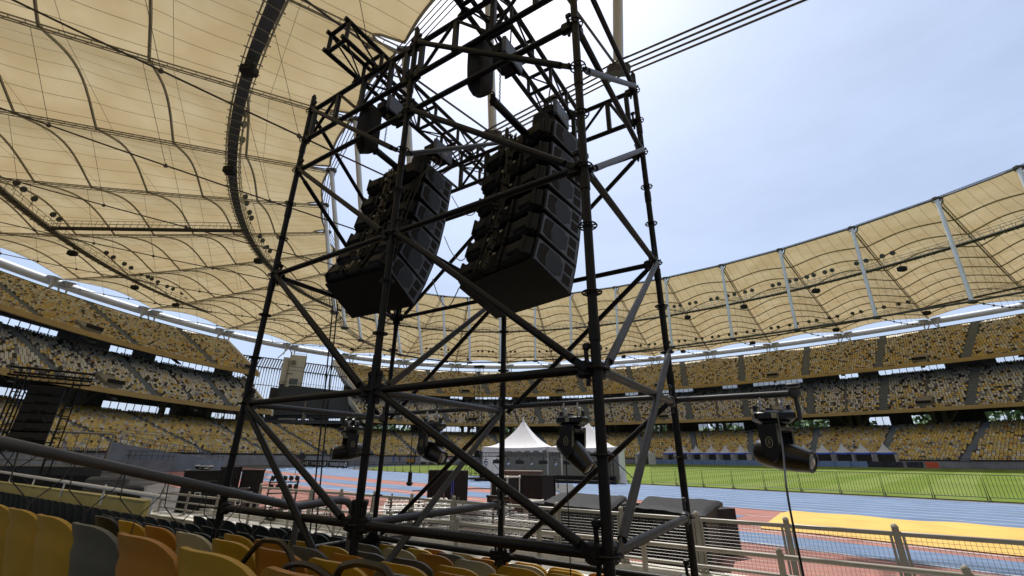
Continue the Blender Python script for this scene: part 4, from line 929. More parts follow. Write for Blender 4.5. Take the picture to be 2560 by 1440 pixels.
while s < 99:
    if not (20.8 < s < 36.8):
        lab_n += 1
        side_, nn_ = ('right', int((21 - s) / 2.14) + 1) if s < 21 else ('left', int((s - 36.8) / 2.14) + 1)
        barrier(S(s, 35.3, .012), rzS + random.uniform(-.03, .03), 'grey crowd barrier, %s panel to the %s of the marquees along the near pitch edge' % (onum(nn_), side_), 'crowd barriers round the pitch')
    s += 2.14
# printed banners on the left barriers
def text_obj(name, body, size, loc, rot, m, parent=None, ext=.002):
    c = bpy.data.curves.new(name, 'FONT'); c.body = body; c.size = size; c.align_x = 'CENTER'; c.align_y = 'CENTER'; c.extrude = ext
    t_ = bpy.data.objects.new(name, c); COL.objects.link(t_); dg = bpy.context.evaluated_depsgraph_get(); me = bpy.data.meshes.new_from_object(t_.evaluated_get(dg)); bpy.data.objects.remove(t_)
    me.materials.clear(); me.materials.append(MT[m]); o = bpy.data.objects.new(name, me); COL.objects.link(o); o.location = loc; o.rotation_euler = rot
    if parent: o.parent = parent; o.matrix_parent_inverse = parent_inv(parent)
    return o
for j, s in enumerate((79.5, 88.0, 96.5)):
    r = thing('advertising_banner', ['black banner reading THE MUSIC RUN nearest the scaffold', 'middle black banner reading THE MUSIC RUN on the barriers', 'farthest black banner reading THE MUSIC RUN on the barriers'][j], 'banner', S(s, 35.1, 0))
    mb = MB(); mb.box(S(s, 35.12, .70), 7.9, .03, 1.1, SAX); mb.build('cloth', 'blackmat', r)
    text_obj('lettering', 'THE MUSIC RUN', .78, S(s + .4, 35.07, .70), (R(90), 0, rzS + math.pi), 'white', r)
    mb = MB(); mb.torus(S(s - 3.2, 35.08, .70), SN, .3, .07, 16, 5); mb.build('logo_ring', 'white', r)
r = thing('drum_fan', 'black drum-shaped fan on a stand left of the banners', 'fan', Vector((-24.6, 54.7, 0))); mb = MB(); mb.lathe(Vector((-24.6, 54.7, 1.85)) + Vector((-.35, .2, 0)), (1, -.7, .1), [(0, .34), (.05, .42), (.8, .46), (.84, .40), (.8, .36)], 18); mb.build('drum', 'plastic', r, True); mb = MB()
for a in (-.3, .3): mb.tube((-24.6 + a, 54.7, 0), (-24.6 + a * .6, 54.7, 1.5), .03, 6)
mb.build('stand', 'black', r)
# marquees
AXT = axes(-18); TXv, TYv, _ = AXT
def tent(o, ax, w, d, eave, peak, label, cat='marquee', blueband=False, walls=(1, 1, 1), nm='marquee', grp=None, open_front=True):
    """o = front-left corner on the ground"""
    X, Y, _u = ax; r = thing(nm, label, cat, o + X * w / 2 + Y * d / 2, grp); c = o + X * w / 2 + Y * d / 2; mb = MB(); n, m = 24, 9; vs = []
    for j in range(m + 1):
        f = j / m; zz = eave + (peak - eave) * (f ** 2.1); 
        for i in range(n * 4):
            e, t_ = divmod(i, n); t_ /= n; P4 = [(-1, -1), (1, -1), (1, 1), (-1, 1)]; a, b = P4[e], P4[(e + 1) % 4]; x, y = lerp(a[0], b[0], t_), lerp(a[1], b[1], t_)
            ru = 1 - .012 * math.sin(i * 1.7) * (1 - f); k = (1 - f) * ru; vs.append(c + X * x * w / 2 * k + Y * y * d / 2 * k + UP * (zz - .10 * math.sin(math.pi * t_) * (1 - f)))
    N4 = n * 4; mb.add(vs, [(j * N4 + i, j * N4 + (i + 1) % N4, (j + 1) * N4 + (i + 1) % N4, (j + 1) * N4 + i) for j in range(m) for i in range(N4)]); mb.lathe(c + UP * (peak - .05), (0, 0, 1), [(0, .12), (.15, .05), (.35, .02)], 8)
    can = mb.build('canopy', 'tentw', r, True)
    mb = MB(); vs = []
    for i in range(N4): p = vs_i = Vector(mb.v[0]) if False else None
    rim = [Vector(can.data.vertices[i].co) for i in range(N4)]; low = []
    for i, p in enumerate(rim): low.append(p - UP * (eave * .085 + (.05 if w > 5 else .12) * abs(math.sin(i * math.pi / 2.0 * .98))))
    out_ = [(p - Vector((c.x, c.y, p.z))).normalized() * .01 for p in rim]
    mb.add([p + q for p, q in zip(rim, out_)] + [p + q for p, q in zip(low, out_)], [(i, (i + 1) % N4, (i + 1) % N4 + N4, i + N4) for i in range(N4)]); mb.build('valance', 'blue' if blueband else 'tentw', r)
    for a in (0, 1):
        for b in (0, 1): mb = MB(); q = o + X * (.04 + a * (w - .08)) + Y * (.04 + b * (d - .08)); mb.tube(q, q + UP * eave, .05 if w > 5 else .035, 8); mb.build('pole', 'steelw', r, True)
    def curtain(p, q, mt):
        mb = MB(); nn = 40; A, Bv = [], []; dr = (q - p); nrm = UP.cross(dr.normalized())
        for i in range(nn + 1):
            t_ = i / nn; off = nrm * .05 * math.sin(i * 1.1) ; A.append(p + dr * t_ + UP * (eave - .12)); Bv.append(p + dr * t_ + off + UP * .04)
        mb.add(A + Bv, [(i, i + 1, i + nn + 2, i + nn + 1) for i in range(nn)]); mb.build('side_curtain', mt, r, True)
    if walls[0]: curtain(o + Y * d, o + X * w + Y * d, 'tentg')
    if walls[1]: curtain(o + X * .02, o + Y * d, 'tentw')
    if walls[2]: curtain(o + X * (w - .02), o + X * w + Y * d, 'tentw')
    return r
FL = Vector((-2.7, 44.1, 0)); WT = 6.35
tent(FL, AXT, WT, 6.3, 2.92, 5.55, 'left one of two large white pagoda marquees on the blue track', walls=(1, 1, 0))
tent(FL + TXv * WT, AXT, WT, 6.3, 2.92, 5.55, 'right one of two large white pagoda marquees, partly behind a lamp', walls=(1, 0, 1))
mb = MB(); q = FL + TXv * 12.9 - TYv * .3; mb.lathe(q, (0.15, .1, 1), [(0, .42), (.3, .3), (.8, .14), (1.1, .06)], 10); tag(mb.build('gathered_cloth', 'tentw', None, True), 'bunched white cloth tied at the right corner of the marquees', 'cloth')
for j, s in enumerate([71.26, 66.95, 62.71, 58.04, 53.92, 49.59, 33.75, 29.6, 25.4, 21.5, 17.24]):
    o = S(s + 1.87, 138.4, .62); X = -SU
    tent(o, (X, SN, UP), 3.74, 3.7, 3.4, 5.55, 'small white tent with blue band, %s from the left across the pitch' % onum(j + 1), 'tent', True, (1, 1, 1), 'small_tent', 'small tents across the pitch')
tent(S(72, 120, .5), (-SU, SN, UP), 4.2, 4, 3.2, 5.4, 'grey-looking peaked tent behind the thin lattice mast', 'tent', False, (1, 1, 1), 'small_tent')
# far barriers with blue sheets, dark boards, orange board
MT['sheetd'] = mat('dark_board', (.03, .03, .035), .7, 0, .5, 2)
bs = 20.6; j = 0
while bs < 76:
    j += 1; r = thing('sheeted_barrier', 'light blue sheeted barrier across the pitch, %s from the right' % onum(j), 'barrier', S(bs + 1.6, 136.8, .6), 'blue sheeted barriers')
    mb = MB(); mb.box(S(bs + 1.6, 136.8, 1.35), 3.15, .05, 1.3, SAX); mb.build('sheet', 'bluesheet', r)
    mb = MB()
    for k in range(9): mb.tube(S(bs + .1 + k * .38, 136.72, .68), S(bs + .1 + k * .38, 136.72, 2.1), .03, 4)
    mb.build('bars', 'galv_and_lit', r); bs += 3.25
for a, b, mm_, lb in ((17.6, 20.3, 'sheetd', 'dark board right of the blue sheeted barriers'), (14.2, 17.2, 'sheetd', 'dark patterned board before the small tents, right of the first'), (10.8, 13.6, 'sheetd', 'dark board left of the orange board across the pitch'), (8.3, 10.4, 'orange', 'orange board standing across the pitch')):
    r = thing('board', lb, 'board', S((a + b) / 2, 136.8, .6)); mb = MB(); mb.box(S((a + b) / 2, 136.8, 1.35), b - a, .06, 1.2, SAX); mb.build('panel', mm_, r)
    mb = MB(); rr_ = random.Random(int(a * 10))
    for k in range(7): mb.box(S(a + .3 + (b - a - .6) * rr_.random(), 136.74, 1.0 + .7 * rr_.random()), .22, .03, .2, SAX)
    mb.build('marking', 'tentg' if mm_ == 'sheetd' else 'orange', r)
r = thing('guard_rail', 'long grey steel railing along the far side of the pitch', 'railing', S(0, 137.2, .6))
mb = MB()
for s in list(np.arange(-40, 8, .45)) + list(np.arange(77, 150, .45)): mb.tube(S(s, 137.2, .6), S(s, 137.2, 1.9), .025, 3, cap=False)
for z in (.8, 1.9): mb.tube(S(-40, 137.2, z), S(8, 137.2, z), .035, 4); mb.tube(S(77, 137.2, z), S(150, 137.2, z), .035, 4)
mb.build('bars', 'galv_and_lit', r)
# lattice mast
def lattice_mast(base, h, w, label, nm='lattice_mast', ax=TAX, m='black'):
    r = thing(nm, label, 'mast', base); X, Y, _u = ax; mb = MB(); cs = [base + X * a * w / 2 + Y * b * w / 2 for a, b in ((-1, -1), (1, -1), (1, 1), (-1, 1))]
    for c in cs: mb.tube(c, c + UP * h, .025, 6)
    n = int(h / .5)
    for k in range(n + 1):
        z = h * k / n
        for a in range(4):
            mb.tube(cs[a] + UP * z, cs[(a + 1) % 4] + UP * z, .014, 4, cap=False)
            if k < n: mb.tube(cs[a] + UP * z, cs[(a + 1) % 4] + UP * (z + h / n), .011, 3, cap=False)
    mb.build('lattice', m, r); return r
mbase = Vector((-3.4, 46.2, 0))
lm = lattice_mast(mbase, 10.9, .62, 'tall thin black lattice mast left of the white marquees')
mb = MB(); mb.box(mbase + UP * 11.0, 1.1, .5, .25, AXT, .05); mb.box(mbase + UP * .08, 2.2, 2.2, .1, AXT); mb.box(mbase + UP * 2.3 + TXv * .3, .8, .6, .7, AXT, .08); mb.build('head_block', 'black', lm)
for a, b in ((-1, -1), (1, -1), (1, 1), (-1, 1)): mb = MB(); mb.tube(mbase + UP * 3.0, mbase + TXv * 2.6 * a + TYv * 2.2 * b, .03, 5); mb.build('stay', 'black', lm)
# goal-post lighting truss in front of the marquees
lt = thing('lighting_truss', 'long black lighting truss carrying lamps in front of the marquees', 'truss', FL + TXv * 6 - TYv * 1)
LTo = FL - TYv * 1.0 + TXv * .2; mb = MB(); zt = 2.05; LW = 12.0
for dz in (0, .36):
    for dy in (-.18, .18): mb.tube(LTo + TYv * dy + UP * (zt + dz), LTo + TXv * LW + TYv * dy + UP * (zt + dz), .028, 5)
for k in range(41):
    x = LW * k / 40
    for dy in (-.18, .18):
        mb.tube(LTo + TXv * x + TYv * dy + UP * zt, LTo + TXv * x + TYv * dy + UP * (zt + .36), .016, 4, cap=False)
        if k < 40: mb.tube(LTo + TXv * x + TYv * dy + UP * zt, LTo + TXv * (x + .3) + TYv * dy + UP * (zt + .36), .014, 3, cap=False)
mb.build('chord', 'black', lt)
for x in (.1, 11.9):
    mb = MB()
    for a in (-.15, .15):
        for b in (-.15, .15): mb.tube(LTo + TXv * (x + a) + TYv * b, LTo + TXv * (x + a) + TYv * b + UP * zt, .025, 5)
    for k in range(5): mb.box(LTo + TXv * x + UP * (.2 + k * .42), .3, .3, .03, AXT)
    mb.build('leg', 'black', lt)
mb = MB(); mb.tube(LTo + TXv * 12 + UP * 2.0, LTo + TXv * 14.1 - TYv * .6, .04, 5); mb.build('stay', 'black', lt); mb = MB(); mb.tube(LTo + UP * 2.0, LTo - TXv * 2.0 - TYv * .6, .03, 5); mb.build('stay', 'black', lt)
mb = MB(); mb.box(LTo + TXv * 6 + TYv * .9 + UP * .28, 12.2, 1.2, .56, AXT, .04); mb.build('riser', 'blackmat', lt)
mb = MB(); mb.box(LTo + TXv * 6 - TYv * .2 + UP * .12, 12.4, 1.0, .24, AXT, .04); mb.build('floor_drape', 'blackmat', lt)
stk_ = None
for k in range(11):
    x = .6 + k * 1.08; q = LTo + TXv * x + UP * (zt - .05)
    r = thing('hanging_lamp', 'black stage lamp hanging from the long truss, %s from the left' % onum(k + 1), 'stage light', q, 'lamps on the long truss')
    mb = MB()
    if k % 2 == 0: mb.lathe(q - UP * .48 + TYv * .02, (0.2, -.8, -.5), [(-.22, .1), (-.1, .17), (.12, .19), (.18, .17)], 10)
    else: mb.box(q - UP * .38, .75, .22, .32, AXT, .03)
    mb.build('lamp_body', 'plastic', r, True)
    mb = MB(); mb.tube(q, q - UP * .25, .03, 5); mb.box(q - UP * .2, .3, .1, .06, AXT); mb.build('yoke', 'plastic', r)
    if k % 2 == 0: mb = MB(); d_ = Vector((.2, -.8, -.5)).normalized(); mb.lathe(q - UP * .48 + TYv * .02 + d_ * .185, d_, [(0, .16), (.03, .1)], 10); mb.build('lens', 'chrome', r, True)
# low tables / consoles before the truss
r = thing('control_desk', 'dark brown-topped desk box standing before the long truss', 'desk', Vector((1.0, 33, 0)))
mb = MB(); mb.box(Vector((.8, 33, .75)), 2.9, 1.2, .75, axes(-8), .03); mb.build('desk_box', 'brown', r); mb = MB()
for a in (-1.3, 1.3, 2.2, 2.5): mb.box(Vector((.8 + a, 32.8, .2)), .06, .06, 1.1 if a > 2 else .5); mb.build('leg', 'black', r); mb = MB()
# black panels, flight cases
r = thing('folding_screen', 'tall black panel screen with ribbed left leaf standing on the track edge', 'screen', Vector((-2.7, 20.8, 0)))
a5 = axes(7); o = Vector((-2.72, 20.8, .7)); mb = MB(); mb.box(o, 1.72, .55, 1.4, a5, .02); mb.build('panel_body', 'blackmat', r)
mb = MB()
for k in range(9): mb.tube(o + a5[0] * (-.82 + .09 * k) - a5[1] * .29 - UP * .68, o + a5[0] * (-.82 + .09 * k) - a5[1] * .29 + UP * (.7 + .02 * (k % 2)), .03, 6)
mb.build('ribbed_leaf', 'blackmat', r, True); mb = MB()
for k in (.16, .24): mb.box(o + a5[0] * k - a5[1] * .28, .025, .02, 1.3, a5)
mb.build('blue_strip', 'blue', r)
def flight_case(c, w, d, h, ax, label, mt='cab', trim='case', nm='flight_case', grp=None, txt=None):
    r = thing(nm, label, 'case', c, grp); X, Y, Z = ax; mb = MB(); mb.box(c + UP * h / 2, w * .97, d * .97, h * .97, ax); mb.build('case_body', mt, r); mb = MB()
    for a in (-1, 1):
        for b in (-1, 1):
            mb.box(c + X * a * w / 2 + Y * b * d / 2 + UP * h / 2, .04, .04, h, ax, .006); mb.box(c + X * a * w / 2 + UP * (h / 2 + b * h / 2), .04, d, .04, ax, .006); mb.box(c + Y * a * d / 2 + UP * (h / 2 + b * h / 2), w, .04, .04, ax, .006)
            for e in (0, 1): mb.box(c + X * a * (w / 2 + .004) + Y * b * (d / 2 + .004) + UP * (e * h), .08, .08, .08, ax, .02)
    mb.box(c - Y * (d / 2 + .002) + UP * h * .74, w, .02, .05, ax); mb.build('edge_trim', trim, r)
    mb = MB(); mb.box(c - Y * (d / 2 + .01) + UP * h * .42, .2, .01, .16, ax, .01); mb.build('label_plate', 'case', r); mb = MB(); mb.box(c - Y * (d / 2 + .018) + UP * h * .42, .12, .01, .09, ax, .01); mb.build('handle', 'cab', r)
    if txt: text_obj('lettering', txt, .09, c - Y * (d / 2 + .03) + UP * h * .55, (R(90), 0, math.atan2(X.y, X.x)), 'case', r)
    return r
a12 = axes(-38)
flight_case(Vector((-.15, 14.4, .86)), .62, .58, .52, a12, 'white-edged flight case on top of a brown-black case behind the mesh fence', 'cab')
flight_case(Vector((-.15, 14.4, .34)), .80, .66, .50, a12, 'wide dark flight case under the white-edged case, its lid lettered in white', 'brown', 'cab', txt='SCREEN')
flight_case(Vector((.55, 14.6, .0)), .7, .5, .72, a12, 'low pale case at the right foot of the case stack', 'case')
flight_case(Vector((.95, 16.5, .0)), .9, .8, 1.35, a12, 'tall plain black cabinet right of the stacked flight cases', 'blackmat', 'blackmat')
AL = axes(28)
flight_case(Vector((-11.6, 17.9, 0)), 1.1, .8, 1.38, AL, 'silver-edged black case with cloth on top, leftmost of the track-side cases', 'blackmat', 'galv_and_lit')
flight_case(Vector((-10.75, 18.2, 0)), .62, .7, 1.50, AL, 'tallest black case of the track-side group, lettered in white', 'blackmat', 'cab', txt='CABLE')
flight_case(Vector((-10.05, 18.5, 0)), .72, .8, 1.38, AL, 'plain black case right of the tallest one', 'blackmat', 'blackmat')
flight_case(Vector((-9.9, 17.6, 0)), .5, .5, .8, AL, 'small open grey frame cart before the black cases', 'brown', 'galv_and_lit')
mb = MB(); rr_ = random.Random(3)
for k in range(16): c = Vector((-11.7 + rr_.uniform(-.3, .3), 17.9 + rr_.uniform(-.15, .15), 1.42 + rr_.uniform(0, .12))); mb.box(c, .2, .16, .08, axes(rr_.uniform(0, 180)), .03)
tag(mb.build('bundled_cloth', 'tentg', None, True), 'crumpled striped cloth lying on the silver-edged black case', 'cloth')
r = thing('fixture_cart', 'low cart loaded with rows of black lamp fixtures', 'cart', Vector((-9.1, 18.9, 0))); mb = MB()
for rr1 in range(2):
    for k in range(5): c = Vector((-9.4 + k * .2, 18.8 + k * .09, 1.08 - rr1 * .32)); mb.lathe(c - AL[1] * .12, AL[1], [(0, .07), (.05, .09), (.2, .09), (.24, .06)], 8); mb.box(c + UP * .09, .14, .2, .04, AL, .01)
mb.build('lamp_fixture', 'plastic', r, True); mb = MB()
for a in (-.5, .5):
    for b in (-.2, .2): mb.tube(Vector((-9.0, 18.95, 0)) + AL[0] * a + AL[1] * b, Vector((-9.0, 18.95, 1.05)) + AL[0] * a + AL[1] * b, .025, 6)
mb.box(Vector((-9.0, 18.95, .95)), 1.1, .45, .03, AL); mb.box(Vector((-9.0, 18.95, .55)), 1.1, .45, .03, AL); mb.build('frame', 'galv_and_lit', r)
# covered equipment boxes
def covered(pts, h, label, seed):
    r = thing('covered_box', label, 'covered box', sum(pts, Vector()) / 4); rr_ = random.Random(seed); mb = MB(); n = 30; m = 16; V = []; FLc, FRc, BRc, BLc = pts; c = sum(pts, Vector()) / 4
    def P(a, b): return FLc.lerp(FRc, a).lerp(BLc.lerp(BRc, a), b)
    for j in range(m + 1):
        for i in range(n + 1):
            a, b = i / n, j / m; e = min(a, 1 - a, b, 1 - b); V.append(P(a, b) + UP * (h - .05 * max(0, 1 - e / .06) ** 2 + .009 * math.sin(a * 9 + b * 4 + seed) + .004 * math.sin(a * 31 + b * 17)))
    mb.add(V, [(j * (n + 1) + i, j * (n + 1) + i + 1, (j + 1) * (n + 1) + i + 1, (j + 1) * (n + 1) + i) for j in range(m) for i in range(n)]); 
    rimi = [(i, 0) for i in range(n)] + [(n, j) for j in range(m)] + [(n - i, m) for i in range(n)] + [(0, m - j) for j in range(m)]; ring_ = [V[j * (n + 1) + i] for i, j in rimi]; lv = []; K = 6
    for k in range(K + 1):
        for q, p in enumerate(ring_):
            d = (p - c); d.z = 0; d.normalize(); f = k / K; w = .045 * f * (.6 + math.sin(q * .9 + 1.7 * math.sin(q * .23 + seed))); lv.append(Vector((p.x, p.y, p.z * (1 - f) + .12 * f)) + d * (w + .02 * f))
    L_ = len(ring_); mb.add(lv, [(k * L_ + q, k * L_ + (q + 1) % L_, (k + 1) * L_ + (q + 1) % L_, (k + 1) * L_ + q) for k in range(K) for q in range(L_)]); mb.build('black_cover', MT.get('tarpb') or MT.setdefault('tarpb', mat('black_tarpaulin', (.009, .0095, .011), .6, 0, .3, 4, .5, .2)), r, True)
    mb = MB(); mb.box(c + UP * h / 2 - UP * .05, (FRc - FLc).length * .8, (BLc - FLc).length * .8, h - .1, ((FRc - FLc).normalized(), UP.cross((FRc - FLc).normalized()), UP)); mb.build('box_inside', 'blackmat', r)
covered([Vector((.8, 11.3, 0)), Vector((1.97, 9.6, 0)), Vector((3.15, 13.0, 0)), Vector((1.4, 14.0, 0))], 1.0, 'black-covered equipment box behind the mesh fence, left one of two', 1)
covered([Vector((2.7, 10.4, 0)), Vector((3.55, 8.85, 0)), Vector((5.2, 11.8, 0)), Vector((3.66, 12.9, 0))], 1.0, 'black-covered equipment box behind the mesh fence, right one of two', 4)
# yellow sand-pit cover
r = thing('pit_cover', 'long yellow tarpaulin laid over the sand pit on the track', 'tarpaulin', S(-2, 18.5, 0)); mb = MB(); n, m = 90, 16; V = []
for j in range(m + 1):
    for i in range(n + 1):
        a, b = i / n, j / m; s = lerp(lerp(5.4, 6.3, b), -14, a); p = lerp(15.7 + .05 * math.sin(a * 20), lerp(20.9, 21.3, a), b); e = min(b, 1 - b, a * 3)
        V.append(S(s, p, .012 + min(1, e / .07) * .12 + min(1, e / .1) * (.03 * math.sin(b * 21 + 2.5 * math.sin(a * 7)) + .02 * math.sin(a * 55 + b * 8) + .02 * math.sin(b * 40 + a * 13))))
mb.add(V, [(j * (n + 1) + i, j * (n + 1) + i + 1, (j + 1) * (n + 1) + i + 1, (j + 1) * (n + 1) + i) for j in range(m) for i in range(n)])
V0 = [V[i] for i in range(n + 1)]
mb.build('cover_sheet', mat('yellow_tarpaulin', (.60, .40, .11), .6, 0, .12, .8, .4, .2), r, True)
# grey matting ramp, orange blocks
mb = MB(); mb.prism([Vector((2.5, 39.6, .01)), Vector((3.0, 27.9, .01)), Vector((4.3, 30.4, .01)), Vector((4.9, 37.7, .01))][::-1], UP * .03); tag(mb.build('floor_matting', 'dgrey'), 'dark grey matting laid from the marquees across the blue track', 'mat')
r = thing('plastic_block', 'orange-red plastic blocks behind the black-covered box', 'barrier block', Vector((1.3, 24.5, 0))); mb = MB(); mb.box(Vector((1.2, 24.2, .3)), 1.6, .6, .6, axes(10), .1); mb.box(Vector((.2, 22.0, .3)), .8, .5, .5, axes(40), .1); mb.build('block', 'orange', r, True)
wire('hose', 'long thin white hose lying across the red and blue lanes', [Vector((-5.96, 29.1, .02)), Vector((-4.4, 30.2, .02)), Vector((-2.5, 31.6, .02)), Vector((-.4, 32, .02))], .035, 'tentg')
mb = MB(); mb.box(S(20, 12.4, .04), 3.0, .3, .06, (SU, UP.cross(SU), UP)); tag(mb.build('take_off_board', 'white'), 'white board set in the track beyond the fence corner', 'board')
# stacks of folded crowd barriers near the fence
stack_p = None
def barrier_stack(c, ang, nlay, label):
    r = thing('barrier_stack', label, 'barrier stack', c, 'stacked steel barriers by the fence'); X, Y, _u = axes(ang); rr_ = random.Random(int(c.x * 100))
    for l in range(nlay):
        z = .12 + l * .085; o = c + X * rr_.uniform(-.1, .1) + Y * rr_.uniform(-.06, .06) + UP * z; mb = MB()
        for a, b in ((-1, 0), (1, 0)): mb.tube(o + Y * .5 * a - X * 1.0, o + Y * .5 * a + X * 1.0, .02, 6)
        for a in (-1, 1): mb.tube(o + X * a - Y * .5, o + X * a + Y * .5, .02, 6)
        for k in range(1, 13): mb.tube(o + X * (-1 + k / 6.5) - Y * .5, o + X * (-1 + k / 6.5) + Y * .5, .009, 4, cap=False)
        mb.build('barrier_frame', 'case' if l % 3 else 'galv_and_lit', r, True)
    mb = MB()
    for a in (-.9, .9):
        for b in (-.42, .42): mb.tube(c + X * a + Y * b, c + X * a + Y * b + UP * (.2 + nlay * .085), .03, 6)
    mb.box(c + UP * .08, 1.9, .9, .05, (X, Y, UP)); mb.build('dolly', 'brown', r)
barrier_stack(Vector((-3.4, 13.6, 0)), 20, 6, 'stack of grey steel barriers nearest the fence corner')
barrier_stack(Vector((-2.2, 12.7, 0)), 14, 8, 'stack of whitish steel barriers left of the flight cases')
barrier_stack(Vector((-1.0, 12.4, 0)), -28, 9, 'brown-framed barrier stack right before the flight cases')
barrier_stack(Vector((-3.2, 16.6, 0)), 8, 6, 'low stack of barriers farther out on the red track')
barrier_stack(Vector((.35, 12.0, 0)), -30, 6, 'low barrier stack left of the black-covered boxes')
barrier_stack(Vector((-6.8, 15.8, 0)), 25, 5, 'low barrier stack beyond the left corner of the mesh fence')
# utility vehicles and workers far off
def cart(o, ax, label, col, roof_=True):
    r = thing('utility_vehicle', label, 'vehicle', o); X, Y, _u = ax; mb = MB(); mb.box(o + UP * .75, 3.4, 1.6, .45, ax, .1); mb.box(o + UP * 1.15 + X * 1.0, 1.1, 1.5, .5, ax, .15); mb.box(o + UP * 1.2 - X * .8, 1.7, 1.5, .5, ax, .05); mb.build('body', col, r, True)
    mb = MB()
    if roof_:
        mb.box(o + UP * 2.25 + X * .3, 1.6, 1.5, .08, ax, .03)
        for a in (-.4, 1.0):
            for b in (-.7, .7): mb.tube(o + X * a + Y * b + UP * 1.0, o + X * a + Y * b + UP * 2.25, .03, 5)
    mb.box(o + UP * 1.2 + X * .2, .5, 1.3, .5, ax, .05); mb.build('canopy_frame', 'case' if roof_ else 'black', r)
    for a in (-1.1, 1.1):
        for b in (-.75, .75): mb = MB(); mb.lathe(o + X * a + Y * b - Y * .1 + UP * .35, Y, [(0, .2), (.02, .35), (.18, .35), (.2, .2)], 14); mb.build('wheel', 'plastic', r, True)
    return r
cart(Vector((-20.5, 116, .35)), axes(-10), 'white utility vehicle parked at the far end of the pitch', 'tentw'); cart(Vector((-17.2, 118, .35)), axes(-10), 'pale open-backed cart right of the white utility vehicle', 'case', False)
r = thing('forklift', 'small orange forklift left of the white utility vehicle', 'forklift', Vector((-25.0, 117, .35))); o = Vector((-25.0, 117, .35)); mb = MB(); mb.box(o + UP * .8, 1.8, 1.1, .8, bev=.1); mb.build('body', mat('orange_machine_paint', (.5, .22, .03), .5), r); mb = MB()
for a in (-.75, .55):
    for b in (-.5, .5): mb.tube(o + Vector((a, b, 1.1)), o + Vector((a, b, 2.2)), .05, 5)
mb.box(o + UP * 2.2 - Vector((.1, 0, 0)), 1.5, 1.1, .08)
for b in (-.35, .35): mb.tube(o + Vector((1.05, b, .2)), o + Vector((1.05, b, 2.9)), .07, 5); mb.box(o + Vector((1.6, b, .2)), 1.0, .12, .06)
mb.build('mast_and_cage', 'black', r)
for a in (-.6, .6):
    for b in (-.5, .5): mb = MB(); mb.lathe(o + Vector((a, b - .1, .28)), (0, 1, 0), [(0, .15), (.02, .28), (.18, .28), (.2, .15)], 12); mb.build('wheel', 'plastic', r, True)
def person(o, label, shirt):
    verts = [(0, 0, .95), (0, 0, 1.2), (0, 0, 1.42), (0, .01, 1.52), (0, .01, 1.66), (.18, 0, 1.4), (.24, .03, 1.12), (.22, -.08, .9), (-.18, 0, 1.4), (-.25, .03, 1.14), (-.23, -.1, .92), (.1, 0, .9), (.11, -.03, .5), (.12, .02, .06), (.12, -.12, .03), (-.1, 0, .9), (-.12, .05, .5), (-.13, .06, .06), (-.13, -.08, .03)]
    ed = [(0, 1), (1, 2), (2, 3), (3, 4), (2, 5), (5, 6), (6, 7), (2, 8), (8, 9), (9, 10), (0, 11), (11, 12), (12, 13), (13, 14), (0, 15), (15, 16), (16, 17), (17, 18)]
    rad = [.15, .15, .14, .055, .11, .06, .045, .035, .06, .045, .035, .085, .06, .04, .04, .085, .06, .04, .04]
    me = bpy.data.meshes.new('person'); me.from_pydata(verts, ed, []); ob = bpy.data.objects.new('person', me); COL.objects.link(ob); ob.location = o
    md = ob.modifiers.new('skin', 'SKIN'); 
    me.skin_vertices.new() if not me.skin_vertices else None
    for i_, v_ in enumerate(me.skin_vertices[0].data): v_.radius = (rad[i_], rad[i_]); v_.use_root = (i_ == 0)
    ob.modifiers.new('sub', 'SUBSURF').render_levels = 1; me.materials.append(MT[shirt]); tag(ob, label, 'person'); return ob
person(Vector((-17.1, 128.9, .6)), 'distant person in a red top standing by the far railing', 'cloth_r')
person(Vector((-31.5, 126, .5)), 'distant person in a blue top left of the vehicles', 'cloth_b')
person(Vector((-30.0, 126.5, .5)), 'distant person in grey standing beside one in blue', 'tentg')

# ------------------------------------------------------------------ end gap: screen, tower, fin wall
def V3(x, y, z): return Vector((x, y, z))
scb = thing('scoreboard', 'huge dark blue-grey screen housing in the gap between the stands', 'scoreboard', V3(-66, 150, 12))
mb = MB(); A, B, C_, D_ = V3(-76.8, 146.0, 24.3), V3(-57.2, 154.8, 23.2), V3(-55.2, 155.5, 14.5), V3(-78.3, 145.2, 13.2); dep = V3(-2.6, 5.6, 0); fl = V3(-79.6, 149.5, 22.5)
mb.prism([D_, C_, B, A], dep * .6); mb.build('housing', 'screen', scb)
mb = MB(); mb.prism([D_ + V3(1.5, -.6, 1), C_ + V3(-1.2, -1.4, .9), B + V3(-1.0, -1.3, -.9), A + V3(1.3, -.6, -.8)], V3(0, .15, 0)); mb.build('screen_face', MT['screen'], scb)
mb = MB(); mb.prism([D_ + V3(-1.5, -1.5, -1.6), C_ + V3(1, -1.5, -2.2), C_ + V3(1, -1.5, -1.2), D_ + V3(-1.5, -1.5, -.3)], V3(-2.5, 5.4, 0)); mb.build('lower_ledge', 'screen', scb)
mb = MB()
for t_ in np.linspace(0, 1, 22): p = A.lerp(B, t_); mb.tube(p, p + UP * 1.0, .05, 4)
mb.tube(A + UP, B + UP, .05, 4); mb.build('top_railing', 'galv_and_lit', scb)
tw = thing('service_tower', 'pale concrete tower rising behind the big screen', 'tower', V3(-75, 150, 0))
Xt = V3(.90, .43, 0); Yt = UP.cross(Xt)
mb = MB(); mb.box(V3(-74.2, 150.2, 18.5), 5.2, 5.5, 31.6, (Xt, Yt, UP)); mb.box(V3(-77.6, 148.9, 29), 1.8, 3.6, 9.0, (Xt, Yt, UP)); mb.build('shaft', 'bwall', tw)
mb = MB(); c = V3(-74.2, 150.2, 0) - Yt * 2.8
mb.box(c + UP * 25.4 - Xt * .2, 2.6, .1, 1.9, (Xt, Yt, UP)); mb.build('dark_window', 'glasswin', tw)
mb = MB()
